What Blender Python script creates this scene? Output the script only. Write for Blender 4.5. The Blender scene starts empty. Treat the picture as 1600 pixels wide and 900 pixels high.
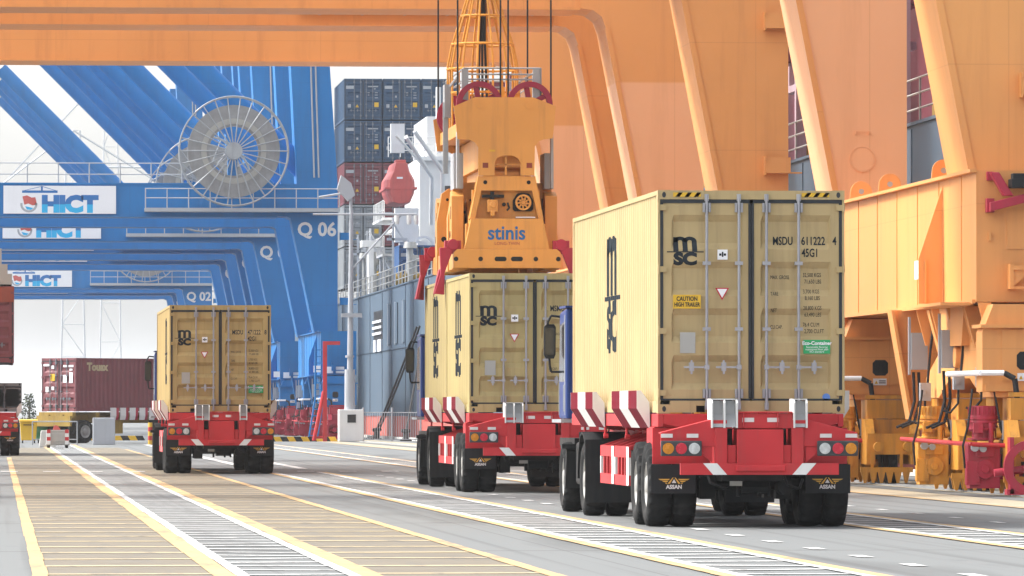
import bpy, bmesh, math, random
from mathutils import Vector, Matrix, Quaternion
R = math.radians
random.seed(7)
S = bpy.context.scene
COL = S.collection

# ------------------------------------------------------------------ camera, sky, sun, exposure
F = 9900.0                                # focal length in photo pixels (1600 wide)
CAMZ = 1.5
yaw, pitch = math.atan(805 / F), math.atan(193 / F)
cd = bpy.data.cameras.new("camera"); cam = bpy.data.objects.new("camera", cd); COL.objects.link(cam)
cd.sensor_width = 36.0; cd.lens = F / 1600 * 36.0; cd.clip_start = 1.0; cd.clip_end = 16000
fw = Vector((math.sin(yaw) * math.cos(pitch), math.cos(yaw) * math.cos(pitch), math.sin(pitch)))
cam.location = (0, 0, CAMZ); cam.rotation_euler = fw.to_track_quat('-Z', 'Y').to_euler()
S.camera = cam

SUN_EL, SUN_ROT = R(49), R(-72)            # sun high on the left, a little beyond the trucks
w = bpy.data.worlds.new("World"); S.world = w; w.use_nodes = True
wn = w.node_tree.nodes; wl = w.node_tree.links
sky = wn.new('ShaderNodeTexSky'); sky.sky_type = 'NISHITA'; sky.sun_disc = False
sky.sun_elevation = SUN_EL; sky.sun_rotation = SUN_ROT; sky.dust_density = 4.0; sky.air_density = 1.0; sky.ozone_density = 1.0
hs = wn.new('ShaderNodeHueSaturation'); hs.inputs['Saturation'].default_value = 0.22
bg = wn['Background']; bg.inputs['Strength'].default_value = 0.15
wl.new(sky.outputs[0], hs.inputs['Color']); wl.new(hs.outputs[0], bg.inputs['Color'])
sl = bpy.data.lights.new("sun", 'SUN'); sun = bpy.data.objects.new("sun", sl); COL.objects.link(sun)
sl.energy = 1.4; sl.angle = R(9); sl.color = (1.0, 0.955, 0.88)
sd = Vector((math.sin(SUN_ROT) * math.cos(SUN_EL), math.cos(SUN_ROT) * math.cos(SUN_EL), math.sin(SUN_EL)))
sun.rotation_euler = sd.to_track_quat('Z', 'Y').to_euler(); sun.location = (-60, 100, 80)
S.view_settings.view_transform = 'Standard'; S.view_settings.look = 'None'
S.view_settings.exposure = 1.6; S.view_settings.gamma = 1.0
S.render.engine = 'CYCLES'
S.cycles.use_denoising = True
S.cycles.max_bounces = 6; S.cycles.volume_bounces = 1

# ------------------------------------------------------------------ helpers
def px(x, y, Y):                           # photo pixel -> world point on the plane at depth Y
    d = Vector(((x - 800) / F, (450 - y) / F, -1.0))
    d = cam.rotation_euler.to_matrix() @ d
    t = Y / d.y
    return Vector((d.x * t, Y, CAMZ + d.z * t))

def clean(v): return v / max(v.length, 1e-9)

class MB:
    def __init__(s): s.v = []; s.f = []; s.m = []; s.sm = []; s.k = 0; s.s = False
    def add(s, vs, fs, M=None):
        b = len(s.v)
        for p in vs:
            p = Vector(p); s.v.append(M @ p if M else p)
        for f in fs:
            s.f.append([b + i for i in f]); s.m.append(s.k); s.sm.append(s.s)
        return s
    def mat(s, k): s.k = k; return s
    def box(s, x0, x1, y0, y1, z0, z1, M=None):
        vs = [(x, y, z) for z in (z0, z1) for y in (y0, y1) for x in (x0, x1)]
        return s.add(vs, [(0, 2, 3, 1), (4, 5, 7, 6), (0, 1, 5, 4), (1, 3, 7, 5), (3, 2, 6, 7), (2, 0, 4, 6)], M)
    def quad(s, a, b, c, d): return s.add([a, b, c, d], [(0, 1, 2, 3)])
    def prism(s, pts, a, b, plane='xz', M=None):   # polygon extruded along the missing axis
        n = len(pts)
        def P(u, v, t): return {'xz': (u, t, v), 'xy': (u, v, t), 'yz': (t, u, v)}[plane]
        vs = [P(u, v, a) for u, v in pts] + [P(u, v, b) for u, v in pts]
        fs = [list(range(n)), list(range(2 * n - 1, n - 1, -1))]
        fs += [(i, i + n, (i + 1) % n + n, (i + 1) % n) for i in range(n)]
        return s.add(vs, fs, M)
    def tube(s, p, q, r, n=8, r2=None, cap=True):
        p, q = Vector(p), Vector(q); d = clean(q - p); r2 = r if r2 is None else r2
        a = clean(d.orthogonal()); b = d.cross(a)
        vs = []
        for (c, rr) in ((p, r), (q, r2)):
            for i in range(n):
                t = 2 * math.pi * i / n
                vs.append(c + a * (rr * math.cos(t)) + b * (rr * math.sin(t)))
        o = s.s; s.s = n > 6
        s.add(vs, [(i, (i + 1) % n, (i + 1) % n + n, i + n) for i in range(n)])
        s.s = o
        if cap: s.add(vs[:n], [tuple(range(n - 1, -1, -1))]); s.add(vs[n:], [tuple(range(n))])
        return s
    def path(s, pts, r, n=6):
        for a, b in zip(pts[:-1], pts[1:]): s.tube(a, b, r, n)
        return s
    def lathe(s, prof, c, axis='x', n=32, rad=None, close=False):   # prof: (along axis, radius)
        vs = []; m = len(prof); c = Vector(c)
        for i in range(n):
            t = 2 * math.pi * i / n; co, si = math.cos(t), math.sin(t)
            for j, (a, r) in enumerate(prof):
                if rad: r = rad(i, j, r)
                vs.append(c + Vector({'x': (a, r * co, r * si), 'y': (r * co, a, r * si), 'z': (r * co, r * si, a)}[axis]))
        fs = []
        for i in range(n):
            for j in range(m if close else m - 1):
                k = (j + 1) % m
                fs.append((i * m + j, i * m + k, ((i + 1) % n) * m + k, ((i + 1) % n) * m + j))
        o = s.s; s.s = True; s.add(vs, fs); s.s = o
        return s
    def ring(s, c, R0, R1, y0, y1, n=40):                            # flat ring in XZ with thickness along Y
        return s.lathe([(y0, R0), (y1, R0), (y1, R1), (y0, R1)], c, 'y', n, None, True)
    def disc(s, c, r, y0, y1, n=28):
        return s.lathe([(y0, 0.001), (y0, r), (y1, r), (y1, 0.001)], c, 'y', n)
    def build(s, name, mats, parent=None, loc=None, bevel=0, label=None):
        me = bpy.data.meshes.new(name)
        me.from_pydata([tuple(v) for v in s.v], [], s.f)
        if not isinstance(mats, (list, tuple)): mats = [mats]
        for m in mats: me.materials.append(m)
        me.polygons.foreach_set('material_index', s.m); me.polygons.foreach_set('use_smooth', s.sm)
        bm = bmesh.new(); bm.from_mesh(me)
        if any(s.sm): bmesh.ops.remove_doubles(bm, verts=bm.verts, dist=1e-5)
        bmesh.ops.recalc_face_normals(bm, faces=bm.faces); bm.to_mesh(me); bm.free()
        if any(s.sm): me.set_sharp_from_angle(angle=R(38))
        o = bpy.data.objects.new(name, me); COL.objects.link(o)
        if parent: o.parent = parent
        if loc: o.location = loc
        if bevel:
            b = o.modifiers.new('bevel', 'BEVEL'); b.width = bevel; b.segments = 2; b.limit_method = 'ANGLE'; b.angle_limit = R(40)
        if label: o['label'] = label
        return o

def tag(o, label, cat, group=None, kind=None):
    o['label'] = label; o['category'] = cat
    if group: o['group'] = group
    if kind: o['kind'] = kind
    return o
def thing(name, loc, label, cat, group=None, rz=0):
    o = bpy.data.objects.new(name, None); COL.objects.link(o); o.location = loc; o.rotation_euler = (0, 0, rz)
    o.empty_display_size = 0.3
    return tag(o, label, cat, group)
def setting(o): o['kind'] = 'structure'; return o
KIDS = {}
def copy_tree(o, loc=None, label=None, rz=None, parent=None, skip=()):
    c = o.copy(); COL.objects.link(c)
    if parent: c.parent = parent
    if loc is not None: c.location = loc
    if rz is not None: c.rotation_euler = (0, 0, rz)
    if label: c['label'] = label
    for ch in [k for k in bpy.data.objects if k.parent == o]:
        if ch.name.split('.')[0] not in skip: copy_tree(ch, parent=c, skip=skip)
    return c

# ------------------------------------------------------------------ materials
def paint(name, rgb, rough=0.5, var=0.14, grime=0.22, scale=0.7, metal=0.0, gcol=(0.10, 0.075, 0.05), streak=(5, 5, 0.35), spec=0.3, bump=0.0, seam=None, rust=0.0):
    m = bpy.data.materials.new(name); m.use_nodes = True
    N = m.node_tree.nodes; L = m.node_tree.links; B = N['Principled BSDF']
    B.inputs['Roughness'].default_value = rough; B.inputs['Metallic'].default_value = metal
    B.inputs['Specular IOR Level'].default_value = spec
    tc = N.new('ShaderNodeTexCoord')
    n1 = N.new('ShaderNodeTexNoise'); n1.inputs['Scale'].default_value = scale; n1.inputs['Detail'].default_value = 6
    L.new(tc.outputs['Object'], n1.inputs['Vector'])
    mr = N.new('ShaderNodeMapRange'); mr.inputs['From Min'].default_value = 0.3; mr.inputs['From Max'].default_value = 0.7
    mr.inputs['To Min'].default_value = 1 - var; mr.inputs['To Max'].default_value = 1 + var
    L.new(n1.outputs['Fac'], mr.inputs['Value'])
    sc = N.new('ShaderNodeVectorMath'); sc.operation = 'SCALE'; sc.inputs[0].default_value = rgb
    L.new(mr.outputs[0], sc.inputs['Scale'])
    mp = N.new('ShaderNodeMapping'); mp.inputs['Scale'].default_value = streak
    L.new(tc.outputs['Object'], mp.inputs['Vector'])
    n2 = N.new('ShaderNodeTexNoise'); n2.inputs['Scale'].default_value = 1.0; n2.inputs['Detail'].default_value = 5; n2.inputs['Roughness'].default_value = 0.65
    L.new(mp.outputs[0], n2.inputs['Vector'])
    m2 = N.new('ShaderNodeMapRange'); m2.inputs['From Min'].default_value = 0.5; m2.inputs['From Max'].default_value = 0.78
    m2.inputs['To Min'].default_value = 0; m2.inputs['To Max'].default_value = grime
    L.new(n2.outputs['Fac'], m2.inputs['Value'])
    mx = N.new('ShaderNodeMix'); mx.data_type = 'RGBA'
    L.new(m2.outputs[0], mx.inputs['Factor']); L.new(sc.outputs[0], mx.inputs['A']); mx.inputs['B'].default_value = (*gcol, 1)
    last = mx.outputs['Result']
    if rust:
        n4 = N.new('ShaderNodeTexNoise'); n4.inputs['Scale'].default_value = 2.6; n4.inputs['Detail'].default_value = 8; n4.inputs['Roughness'].default_value = 0.72
        L.new(tc.outputs['Object'], n4.inputs['Vector'])
        r4 = N.new('ShaderNodeMapRange'); r4.inputs['From Min'].default_value = 0.66; r4.inputs['From Max'].default_value = 0.72; r4.inputs['To Max'].default_value = rust
        L.new(n4.outputs['Fac'], r4.inputs['Value'])
        q4 = N.new('ShaderNodeMix'); q4.data_type = 'RGBA'; L.new(r4.outputs[0], q4.inputs['Factor']); L.new(last, q4.inputs['A']); q4.inputs['B'].default_value = (0.16, 0.06, 0.025, 1); last = q4.outputs['Result']
    if seam:                                  # weld seams between plates: (axis, spacing)
        sp = N.new('ShaderNodeSeparateXYZ'); L.new(tc.outputs['Object'], sp.inputs[0])
        for ax, gap in seam:
            a1 = N.new('ShaderNodeMath'); a1.operation = 'DIVIDE'; L.new(sp.outputs[ax], a1.inputs[0]); a1.inputs[1].default_value = gap
            a2 = N.new('ShaderNodeMath'); a2.operation = 'FRACT'; L.new(a1.outputs[0], a2.inputs[0])
            a3 = N.new('ShaderNodeMath'); a3.operation = 'LESS_THAN'; L.new(a2.outputs[0], a3.inputs[0]); a3.inputs[1].default_value = 0.022 / gap
            a4 = N.new('ShaderNodeMath'); a4.operation = 'MULTIPLY'; L.new(a3.outputs[0], a4.inputs[0]); a4.inputs[1].default_value = 0.22
            q5 = N.new('ShaderNodeMix'); q5.data_type = 'RGBA'; L.new(a4.outputs[0], q5.inputs['Factor']); L.new(last, q5.inputs['A']); q5.inputs['B'].default_value = (*gcol, 1); last = q5.outputs['Result']
    L.new(last, B.inputs['Base Color'])
    ro = N.new('ShaderNodeMapRange'); ro.inputs['To Min'].default_value = max(0.05, rough - 0.12); ro.inputs['To Max'].default_value = min(1, rough + 0.12)
    L.new(n1.outputs['Fac'], ro.inputs['Value']); L.new(ro.outputs[0], B.inputs['Roughness'])
    if bump:
        bp = N.new('ShaderNodeBump'); bp.inputs['Strength'].default_value = bump; bp.inputs['Distance'].default_value = 0.02
        n3 = N.new('ShaderNodeTexNoise'); n3.inputs['Scale'].default_value = 1.3; n3.inputs['Detail'].default_value = 3
        L.new(tc.outputs['Object'], n3.inputs['Vector']); L.new(n3.outputs['Fac'], bp.inputs['Height']); L.new(bp.outputs[0], B.inputs['Normal'])
    return m

ORANGE = (0.74, 0.335, 0.108)
M = dict(
    orange=paint('orange_paint', ORANGE, 0.5, 0.10, 0.38, 0.22, gcol=(0.42, 0.17, 0.06), bump=0.5, streak=(2.2, 2.2, 0.16), seam=[('Z', 2.6), ('X', 4.1)], rust=0.12),
    orange_pale=paint('pale_orange_paint', (0.82, 0.435, 0.225), 0.5, 0.06, 0.10, 0.25, gcol=(0.5, 0.2, 0.08), bump=0.25),
    orange_deep=paint('machinery_orange_paint', (0.62, 0.285, 0.045), 0.42, 0.16, 0.6, 0.8),
    spread=paint('spreader_yellow_orange_paint', (0.63, 0.30, 0.075), 0.42, 0.08, 0.35, 0.8, rust=0.25),
    beige=paint('beige_container_paint', (0.415, 0.318, 0.162), 0.55, 0.07, 0.6, 0.9, gcol=(0.25, 0.19, 0.10), streak=(6, 6, 0.4), rust=0.5, spec=0.2, bump=0.55),
    beige_b=paint('olive_beige_container_paint', (0.40, 0.325, 0.15), 0.55, 0.09, 0.65, 0.7, gcol=(0.22, 0.17, 0.09), streak=(5, 5, 0.3), rust=0.7, spec=0.2, bump=0.55),
    beige_c=paint('brown_beige_container_paint', (0.40, 0.30, 0.13), 0.55, 0.09, 0.5, 1.1, gcol=(0.22, 0.15, 0.07), streak=(7, 7, 0.5), rust=0.8, spec=0.2, bump=0.55),
    maroon=paint('maroon_container_paint', (0.17, 0.05, 0.06), 0.55, 0.12, 0.2, 0.8),
    rust=paint('rusty_container_paint', (0.24, 0.055, 0.035), 0.65, 0.3, 0.4, 0.9),
    navy=paint('slate_blue_container_paint', (0.028, 0.068, 0.125), 0.5, 0.12, 0.2, 0.8),
    royal=paint('blue_container_paint', (0.03, 0.09, 0.22), 0.5, 0.12, 0.2, 0.8),
    grey=paint('grey_container_paint', (0.26, 0.28, 0.29), 0.6, 0.12, 0.3, 0.8),
    red=paint('trailer_red_paint', (0.46, 0.032, 0.038), 0.5, 0.14, 0.45, 1.2, gcol=(0.13, 0.07, 0.06), spec=0.2, rust=0.35, bump=0.3),
    crimson=paint('crimson_machinery_paint', (0.38, 0.028, 0.055), 0.45, 0.12, 0.4, 1.2),
    blue=paint('crane_blue_paint', (0.010, 0.158, 0.42), 0.5, 0.10, 0.35, 0.3, gcol=(0.025, 0.09, 0.19), streak=(2, 2, 0.15), seam=[('Z', 2.4), ('X', 3.7)], spec=0.2),
    cab=paint('cab_blue_paint', (0.010, 0.035, 0.16), 0.4, 0.06, 0.12, 1.0),
    hull=paint('grey_hull_paint', (0.080, 0.115, 0.155), 0.6, 0.12, 0.5, 0.35, gcol=(0.10, 0.12, 0.14), streak=(1.5, 1.5, 0.12), spec=0.12),
    antifoul=paint('red_antifouling_paint', (0.40, 0.10, 0.08), 0.6, 0.15, 0.3, 0.4),
    shipmaroon=paint('ship_maroon_paint', (0.13, 0.025, 0.04), 0.6, 0.15, 0.3, 0.6),
    white=paint('white_paint', (0.66, 0.66, 0.65), 0.5, 0.05, 0.16, 0.9, gcol=(0.35, 0.32, 0.28)),
    sheet=paint('white_sign_sheet', (0.76, 0.77, 0.80), 0.5, 0.03, 0.06, 0.6),
    steel=paint('galvanised_steel', (0.30, 0.32, 0.34), 0.5, 0.1, 0.3, 2.0, metal=0.2),
    rod=paint('grey_lock_rod_steel', (0.33, 0.335, 0.36), 0.45, 0.08, 0.3, 2.0, metal=0.2),
    dark=paint('dark_chassis_paint', (0.010, 0.012, 0.014), 0.6, 0.2, 0.2, 2.0),
    rodfar=paint('dull_lock_rod_steel', (0.17, 0.19, 0.215), 0.5, 0.08, 0.3, 2.0),
    markfar=paint('faded_white_marking', (0.34, 0.36, 0.38), 0.6, 0.1, 0.3, 2.0),
    black=paint('black_lettering_paint', (0.026, 0.033, 0.040), 0.8, 0.15, 0.0, 2.0, spec=0.05),
    tyre=paint('tyre_rubber', (0.011, 0.012, 0.013), 0.85, 0.3, 0.5, 3.0, gcol=(0.07, 0.065, 0.06), streak=(3, 3, 3), spec=0.2),
    flap=paint('black_mudflap_rubber', (0.008, 0.010, 0.012), 0.6, 0.2, 0.15, 2.0, gcol=(0.10, 0.09, 0.08)),
    rim=paint('pale_wheel_rim_paint', (0.30, 0.30, 0.29), 0.5, 0.1, 0.5, 3.0),
    rope=paint('black_wire_rope', (0.02, 0.02, 0.022), 0.7, 0.1, 0.0),
    dullyellow=paint('grimy_yellow_trailer_paint', (0.26, 0.17, 0.03), 0.6, 0.2, 0.6, 0.9, gcol=(0.07, 0.055, 0.03)),
    yellow=paint('yellow_paint', (0.62, 0.38, 0.03), 0.5, 0.08, 0.2, 1.2),
    gold=paint('gold_emblem_print', (0.62, 0.36, 0.06), 0.5, 0.05, 0.1),
    green=paint('green_paint', (0.03, 0.16, 0.07), 0.5, 0.1, 0.2),
    ecogreen=paint('green_sticker', (0.03, 0.34, 0.12), 0.5, 0.05, 0.1),
    stinisblue=paint('blue_lettering_paint', (0.015, 0.12, 0.36), 0.5, 0.05, 0.0),
    skyblue=paint('bright_blue_lettering', (0.02, 0.40, 0.72), 0.5, 0.05, 0.0),
    midblue=paint('mid_blue_lettering', (0.02, 0.15, 0.42), 0.5, 0.05, 0.0),
    reel=paint('grey_reel_cable', (0.25, 0.255, 0.26), 0.7, 0.15, 0.2, 2.0),
    orangered=paint('lifeboat_red_plastic', (0.50, 0.10, 0.09), 0.5, 0.1, 0.25, 1.0),
    concrete=paint('pale_concrete', (0.50, 0.50, 0.47), 0.85, 0.12, 0.3, 1.2, gcol=(0.22, 0.21, 0.19)),
    plate=paint('grey_data_plate', (0.36, 0.36, 0.34), 0.4, 0.05, 0.1, metal=0.3),
    gasket=paint('black_door_gasket', (0.03, 0.035, 0.04), 0.7, 0.2, 0.1),
    leaf=paint('tree_leaves', (0.11, 0.13, 0.08), 0.7, 0.4, 0.0, 2.0),
    bark=paint('tree_bark', (0.12, 0.09, 0.06), 0.9, 0.3, 0.0),
    bluedot=paint('blue_round_sticker', (0.10, 0.22, 0.55), 0.4, 0.1, 0.0),
    cabinet=paint('grey_cabinet_paint', (0.36, 0.38, 0.41), 0.45, 0.06, 0.15),
    purple=paint('wine_red_sheave_paint', (0.27, 0.022, 0.055), 0.45, 0.1, 0.2),
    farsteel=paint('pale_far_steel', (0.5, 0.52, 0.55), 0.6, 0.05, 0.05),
    amber=paint('amber_lens', (0.55, 0.22, 0.02), 0.25, 0.1, 0.1, 20),
    redlens=paint('red_lens', (0.50, 0.03, 0.05), 0.25, 0.1, 0.1, 20),
    clearlens=paint('clear_lens', (0.50, 0.52, 0.52), 0.25, 0.15, 0.1, 20),
    lampboard=paint('dark_lamp_board', (0.045, 0.05, 0.055), 0.5, 0.1, 0.1),
    reflector=paint('pale_reflector', (0.62, 0.58, 0.57), 0.4, 0.05, 0.2, 3),
)
def glass(name, rgb=(0.02, 0.025, 0.03)):
    m = paint(name, rgb, 0.08, 0.05, 0.0); m.node_tree.nodes['Principled BSDF'].inputs['Specular IOR Level'].default_value = 0.7; return m
M['glass'] = glass('dark_tinted_glass')

def two_tone(name, lo, hi, z):              # leg colour changes at one height, paler below it
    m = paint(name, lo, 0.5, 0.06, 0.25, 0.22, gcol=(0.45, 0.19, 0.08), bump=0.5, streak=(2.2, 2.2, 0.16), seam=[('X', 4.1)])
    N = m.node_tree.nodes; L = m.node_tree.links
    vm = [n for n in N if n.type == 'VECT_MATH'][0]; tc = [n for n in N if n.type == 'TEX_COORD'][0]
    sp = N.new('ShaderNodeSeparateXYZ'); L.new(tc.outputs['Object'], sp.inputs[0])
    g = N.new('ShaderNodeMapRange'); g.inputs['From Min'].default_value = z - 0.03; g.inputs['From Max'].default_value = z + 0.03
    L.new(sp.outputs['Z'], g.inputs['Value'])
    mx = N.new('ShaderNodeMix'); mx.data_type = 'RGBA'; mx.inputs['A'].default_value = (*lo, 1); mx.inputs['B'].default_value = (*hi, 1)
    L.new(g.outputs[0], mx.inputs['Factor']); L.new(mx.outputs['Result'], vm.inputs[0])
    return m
M['orange_two'] = two_tone('orange_paint_paler_below', (0.82, 0.435, 0.225), ORANGE, 10.4)

def ground_mat():
    m = bpy.data.materials.new('asphalt_apron'); m.use_nodes = True
    N = m.node_tree.nodes; L = m.node_tree.links; B = N['Principled BSDF']
    tc = N.new('ShaderNodeTexCoord')
    def noise(scale, sc=(1, 1, 1), det=6):
        mp = N.new('ShaderNodeMapping'); mp.inputs['Scale'].default_value = sc; L.new(tc.outputs['Object'], mp.inputs['Vector'])
        n = N.new('ShaderNodeTexNoise'); n.inputs['Scale'].default_value = scale; n.inputs['Detail'].default_value = det
        L.new(mp.outputs[0], n.inputs['Vector']); return n
    a = noise(0.5); b = noise(9.0); c = noise(1.0, (1.6, 0.03, 1))
    def add(x, y, k):
        q = N.new('ShaderNodeMath'); q.operation = 'MULTIPLY_ADD'; L.new(y, q.inputs[0]); q.inputs[1].default_value = k; L.new(x, q.inputs[2]); return q.outputs[0]
    v = add(add(a.outputs['Fac'], b.outputs['Fac'], 0.45), c.outputs['Fac'], 0.9)
    cr = N.new('ShaderNodeValToRGB'); e = cr.color_ramp.elements
    e[0].position = 0.75; e[0].color = (0.066, 0.072, 0.074, 1); e[1].position = 1.6; e[1].color = (0.142, 0.150, 0.150, 1)
    L.new(v, cr.inputs[0])
    st = noise(1.0, (0.55, 0.045, 1), 7); tk = noise(1.0, (3.2, 0.012, 1), 3)   # oil stains and tyre tracks
    last = cr.outputs[0]
    for nn, lo, hi, k, colr in ((st, 0.56, 0.70, 0.55, (0.045, 0.046, 0.045, 1)), (tk, 0.54, 0.66, 0.42, (0.05, 0.05, 0.05, 1))):
        r = N.new('ShaderNodeMapRange'); r.inputs['From Min'].default_value = lo; r.inputs['From Max'].default_value = hi; r.inputs['To Max'].default_value = k; L.new(nn.outputs['Fac'], r.inputs['Value'])
        q = N.new('ShaderNodeMix'); q.data_type = 'RGBA'; L.new(r.outputs[0], q.inputs['Factor']); L.new(last, q.inputs['A']); q.inputs['B'].default_value = colr; last = q.outputs['Result']
    sp = N.new('ShaderNodeSeparateXYZ'); L.new(tc.outputs['Object'], sp.inputs[0])
    for ax, gap, wd in (('Y', 17.0, 0.22), ('X', 6.1, 0.025)):              # sealed construction joints
        a1 = N.new('ShaderNodeMath'); a1.operation = 'DIVIDE'; L.new(sp.outputs[ax], a1.inputs[0]); a1.inputs[1].default_value = gap
        a2 = N.new('ShaderNodeMath'); a2.operation = 'FRACT'; L.new(a1.outputs[0], a2.inputs[0])
        a3 = N.new('ShaderNodeMath'); a3.operation = 'LESS_THAN'; L.new(a2.outputs[0], a3.inputs[0]); a3.inputs[1].default_value = wd / gap
        a4 = N.new('ShaderNodeMath'); a4.operation = 'MULTIPLY'; L.new(a3.outputs[0], a4.inputs[0]); a4.inputs[1].default_value = 0.6
        q = N.new('ShaderNodeMix'); q.data_type = 'RGBA'; L.new(a4.outputs[0], q.inputs['Factor']); L.new(last, q.inputs['A']); q.inputs['B'].default_value = (0.05, 0.05, 0.05, 1); last = q.outputs['Result']
    L.new(last, B.inputs['Base Color'])
    B.inputs['Roughness'].default_value = 0.75; B.inputs['Specular IOR Level'].default_value = 0.3
    bp = N.new('ShaderNodeBump'); bp.inputs['Strength'].default_value = 0.3; bp.inputs['Distance'].default_value = 0.01
    L.new(b.outputs['Fac'], bp.inputs['Height']); L.new(bp.outputs[0], B.inputs['Normal'])
    return m
M['asphalt'] = ground_mat()
def marking(name, rgb, wear):
    m = paint(name, rgb, 0.65, 0.10, wear, 1.2, gcol=(0.12, 0.12, 0.118), streak=(3.0, 0.35, 1), spec=0.15); return m
M['mk_yellow'] = marking('worn_yellow_road_paint', (0.48, 0.325, 0.165), 1.0)
M['mk_white'] = marking('worn_white_road_paint', (0.53, 0.53, 0.52), 1.0)
M['mk_pale'] = marking('faded_cream_road_paint', (0.42, 0.345, 0.22), 0.95)
M['wash'] = marking('yellow_dusted_asphalt', (0.165, 0.146, 0.115), 0.7)
M['slab'] = marking('beige_concrete_strip', (0.34, 0.30, 0.22), 0.6)
def water_mat():
    m = paint('harbour_water', (0.06, 0.09, 0.09), 0.15, 0.1, 0.0); return m
M['water'] = water_mat()

# ------------------------------------------------------------------ lettering
_tc = {}
def text2d(body, size, bold=0.0, align='CENTER', space=1.0):
    key = (body, size, bold, align, space)
    if key in _tc: return _tc[key]
    cu = bpy.data.curves.new('text', 'FONT'); cu.body = body; cu.size = size; cu.align_x = align; cu.align_y = 'CENTER'
    cu.offset = bold; cu.space_character = space; cu.resolution_u = 3; cu.fill_mode = 'FRONT'
    o = bpy.data.objects.new('text', cu); COL.objects.link(o)
    dg = bpy.context.evaluated_depsgraph_get(); dg.update()
    me = bpy.data.meshes.new_from_object(o.evaluated_get(dg))
    vs = [(v.co.x, v.co.y) for v in me.vertices]; fs = [tuple(p.vertices) for p in me.polygons]
    bpy.data.objects.remove(o); bpy.data.curves.remove(cu); bpy.data.meshes.remove(me)
    _tc[key] = (vs, fs); return vs, fs
def lettering(items, name, mats, parent, facing='rear', plane=0.0, folds=None, off=None, sx=1.0):
    """items: (body, u, v, size, bold, material index); facing 'rear' maps u->x, v->z at y=plane; 'left' maps u->-y at x=plane"""
    bm = bmesh.new()
    for it in items:
        body, u, v, size = it[:4]; bold = it[4] if len(it) > 4 else 0; k = it[5] if len(it) > 5 else 0; al = it[6] if len(it) > 6 else 'CENTER'; wx = it[7] if len(it) > 7 else sx
        if isinstance(body, str): vs, fs = text2d(body, size, bold, al)
        else: vs, fs = body
        nv = [bm.verts.new((u + x * wx, 0, v + y)) for x, y in vs]
        for f in fs:
            try: q = bm.faces.new([nv[i] for i in f]); q.material_index = k
            except ValueError: pass
    if folds:
        ax = 'x' if facing == 'left' else 'z'
        no = (1, 0, 0) if ax == 'x' else (0, 0, 1)
        for c in folds:
            co = (c, 0, 0) if ax == 'x' else (0, 0, c)
            bmesh.ops.bisect_plane(bm, geom=list(bm.verts) + list(bm.edges) + list(bm.faces), dist=1e-5, plane_co=co, plane_no=no)
    for vv in bm.verts:
        u, v = vv.co.x, vv.co.z; d = off(u, v) if off else 0.0
        vv.co = (u, plane + d - 0.004, v) if facing == 'rear' else (plane + d - 0.004, -u, v)
    me = bpy.data.meshes.new(name); bm.to_mesh(me); bm.free()
    for m in (mats if isinstance(mats, (list, tuple)) else [mats]): me.materials.append(m)
    o = bpy.data.objects.new(name, me); COL.objects.link(o)
    if parent: o.parent = parent
    return o
def rect2d(w, h): return ([(-w / 2, -h / 2), (w / 2, -h / 2), (w / 2, h / 2), (-w / 2, h / 2)], [(0, 1, 2, 3)])
def poly2d(pts): return (pts, [tuple(range(len(pts)))])

exec_parts = []
# ------------------------------------------------------------------ containers (origin: rear door end, bottom centre; length along +y)
PER, DEP = 0.278, 0.036
DDEP = 0.055; SL = 0.085
def corr(y):
    t = y % PER
    if t < .072: return 0.0
    if t < .14: return DEP * (t - .072) / .068
    if t < .21: return DEP
    return DEP * (1 - (t - .21) / .068)
def corr_pts(a, b):
    ys = [a]; k = math.floor(a / PER)
    while True:
        for t in (0, .072, .14, .21):
            y = k * PER + t
            if y > a + 1e-4 and y < b - 1e-4: ys.append(y)
        k += 1
        if k * PER > b: break
    ys.append(b); return ys
def door_recess(H):
    z0, z1 = 0.17, H - 0.12; n = 4; top = z1 - 0.20; bot = z0 + 0.14; st = (top - bot + 0.16) / n
    return [(bot + i * st, bot + i * st + st - 0.16) for i in range(n)]
def door_off(H):
    rec = door_recess(H)
    def f(u, z):
        if abs(u) > 1.03: return 0.0
        for a, b in rec:
            if a <= z <= b: return DDEP * min(1, (z - a) / SL, (b - z) / SL)
        return 0.0
    return f
def msc_logo(s):
    """block m over sc with a thin rule between, width about 0.8 s"""
    P = [(rect2d(.17, .46), -.305, .25), (rect2d(.165, .32), 0, .18), (rect2d(.165, .32), .3075, .18)]
    P = [(b, u, v) for b, u, v in P]
    for cx in (-.155, .155):
        for k in range(8):
            a, c = math.pi * k / 8, math.pi * (k + 1) / 8
            q = [(cx + rx * math.cos(t), .335 + ry * math.sin(t)) for t, rx, ry in ((a, .235, .165), (c, .235, .165), (c, .07, .05), (a, .07, .05))]
            P.append((poly2d(q), 0, 0))
    P.append((rect2d(1.20, .035), 0, -.0))
    out = [(([(x * s, y * s) for x, y in b[0]], b[1]), u * s, v * s, 0, 0, 0, 'CENTER', 1.0) for b, u, v in P]
    return out + [('SC', 0, -.245 * s, .52 * s, .034 * s, 0, 'CENTER', 1.22)]
def hazard(wd, h, n=3):
    p = []
    st = wd / n
    for i in range(n):
        x = -wd / 2 + st * i + st * .25; p.append((poly2d([(x, -h / 2), (x + st * .45, -h / 2), (x + st * .8, h / 2), (x + st * .35, h / 2)]), 0, 0, 0, 0, 1))
    return [(rect2d(wd, h), 0, 0, 0, 0, 0)] + p

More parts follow.
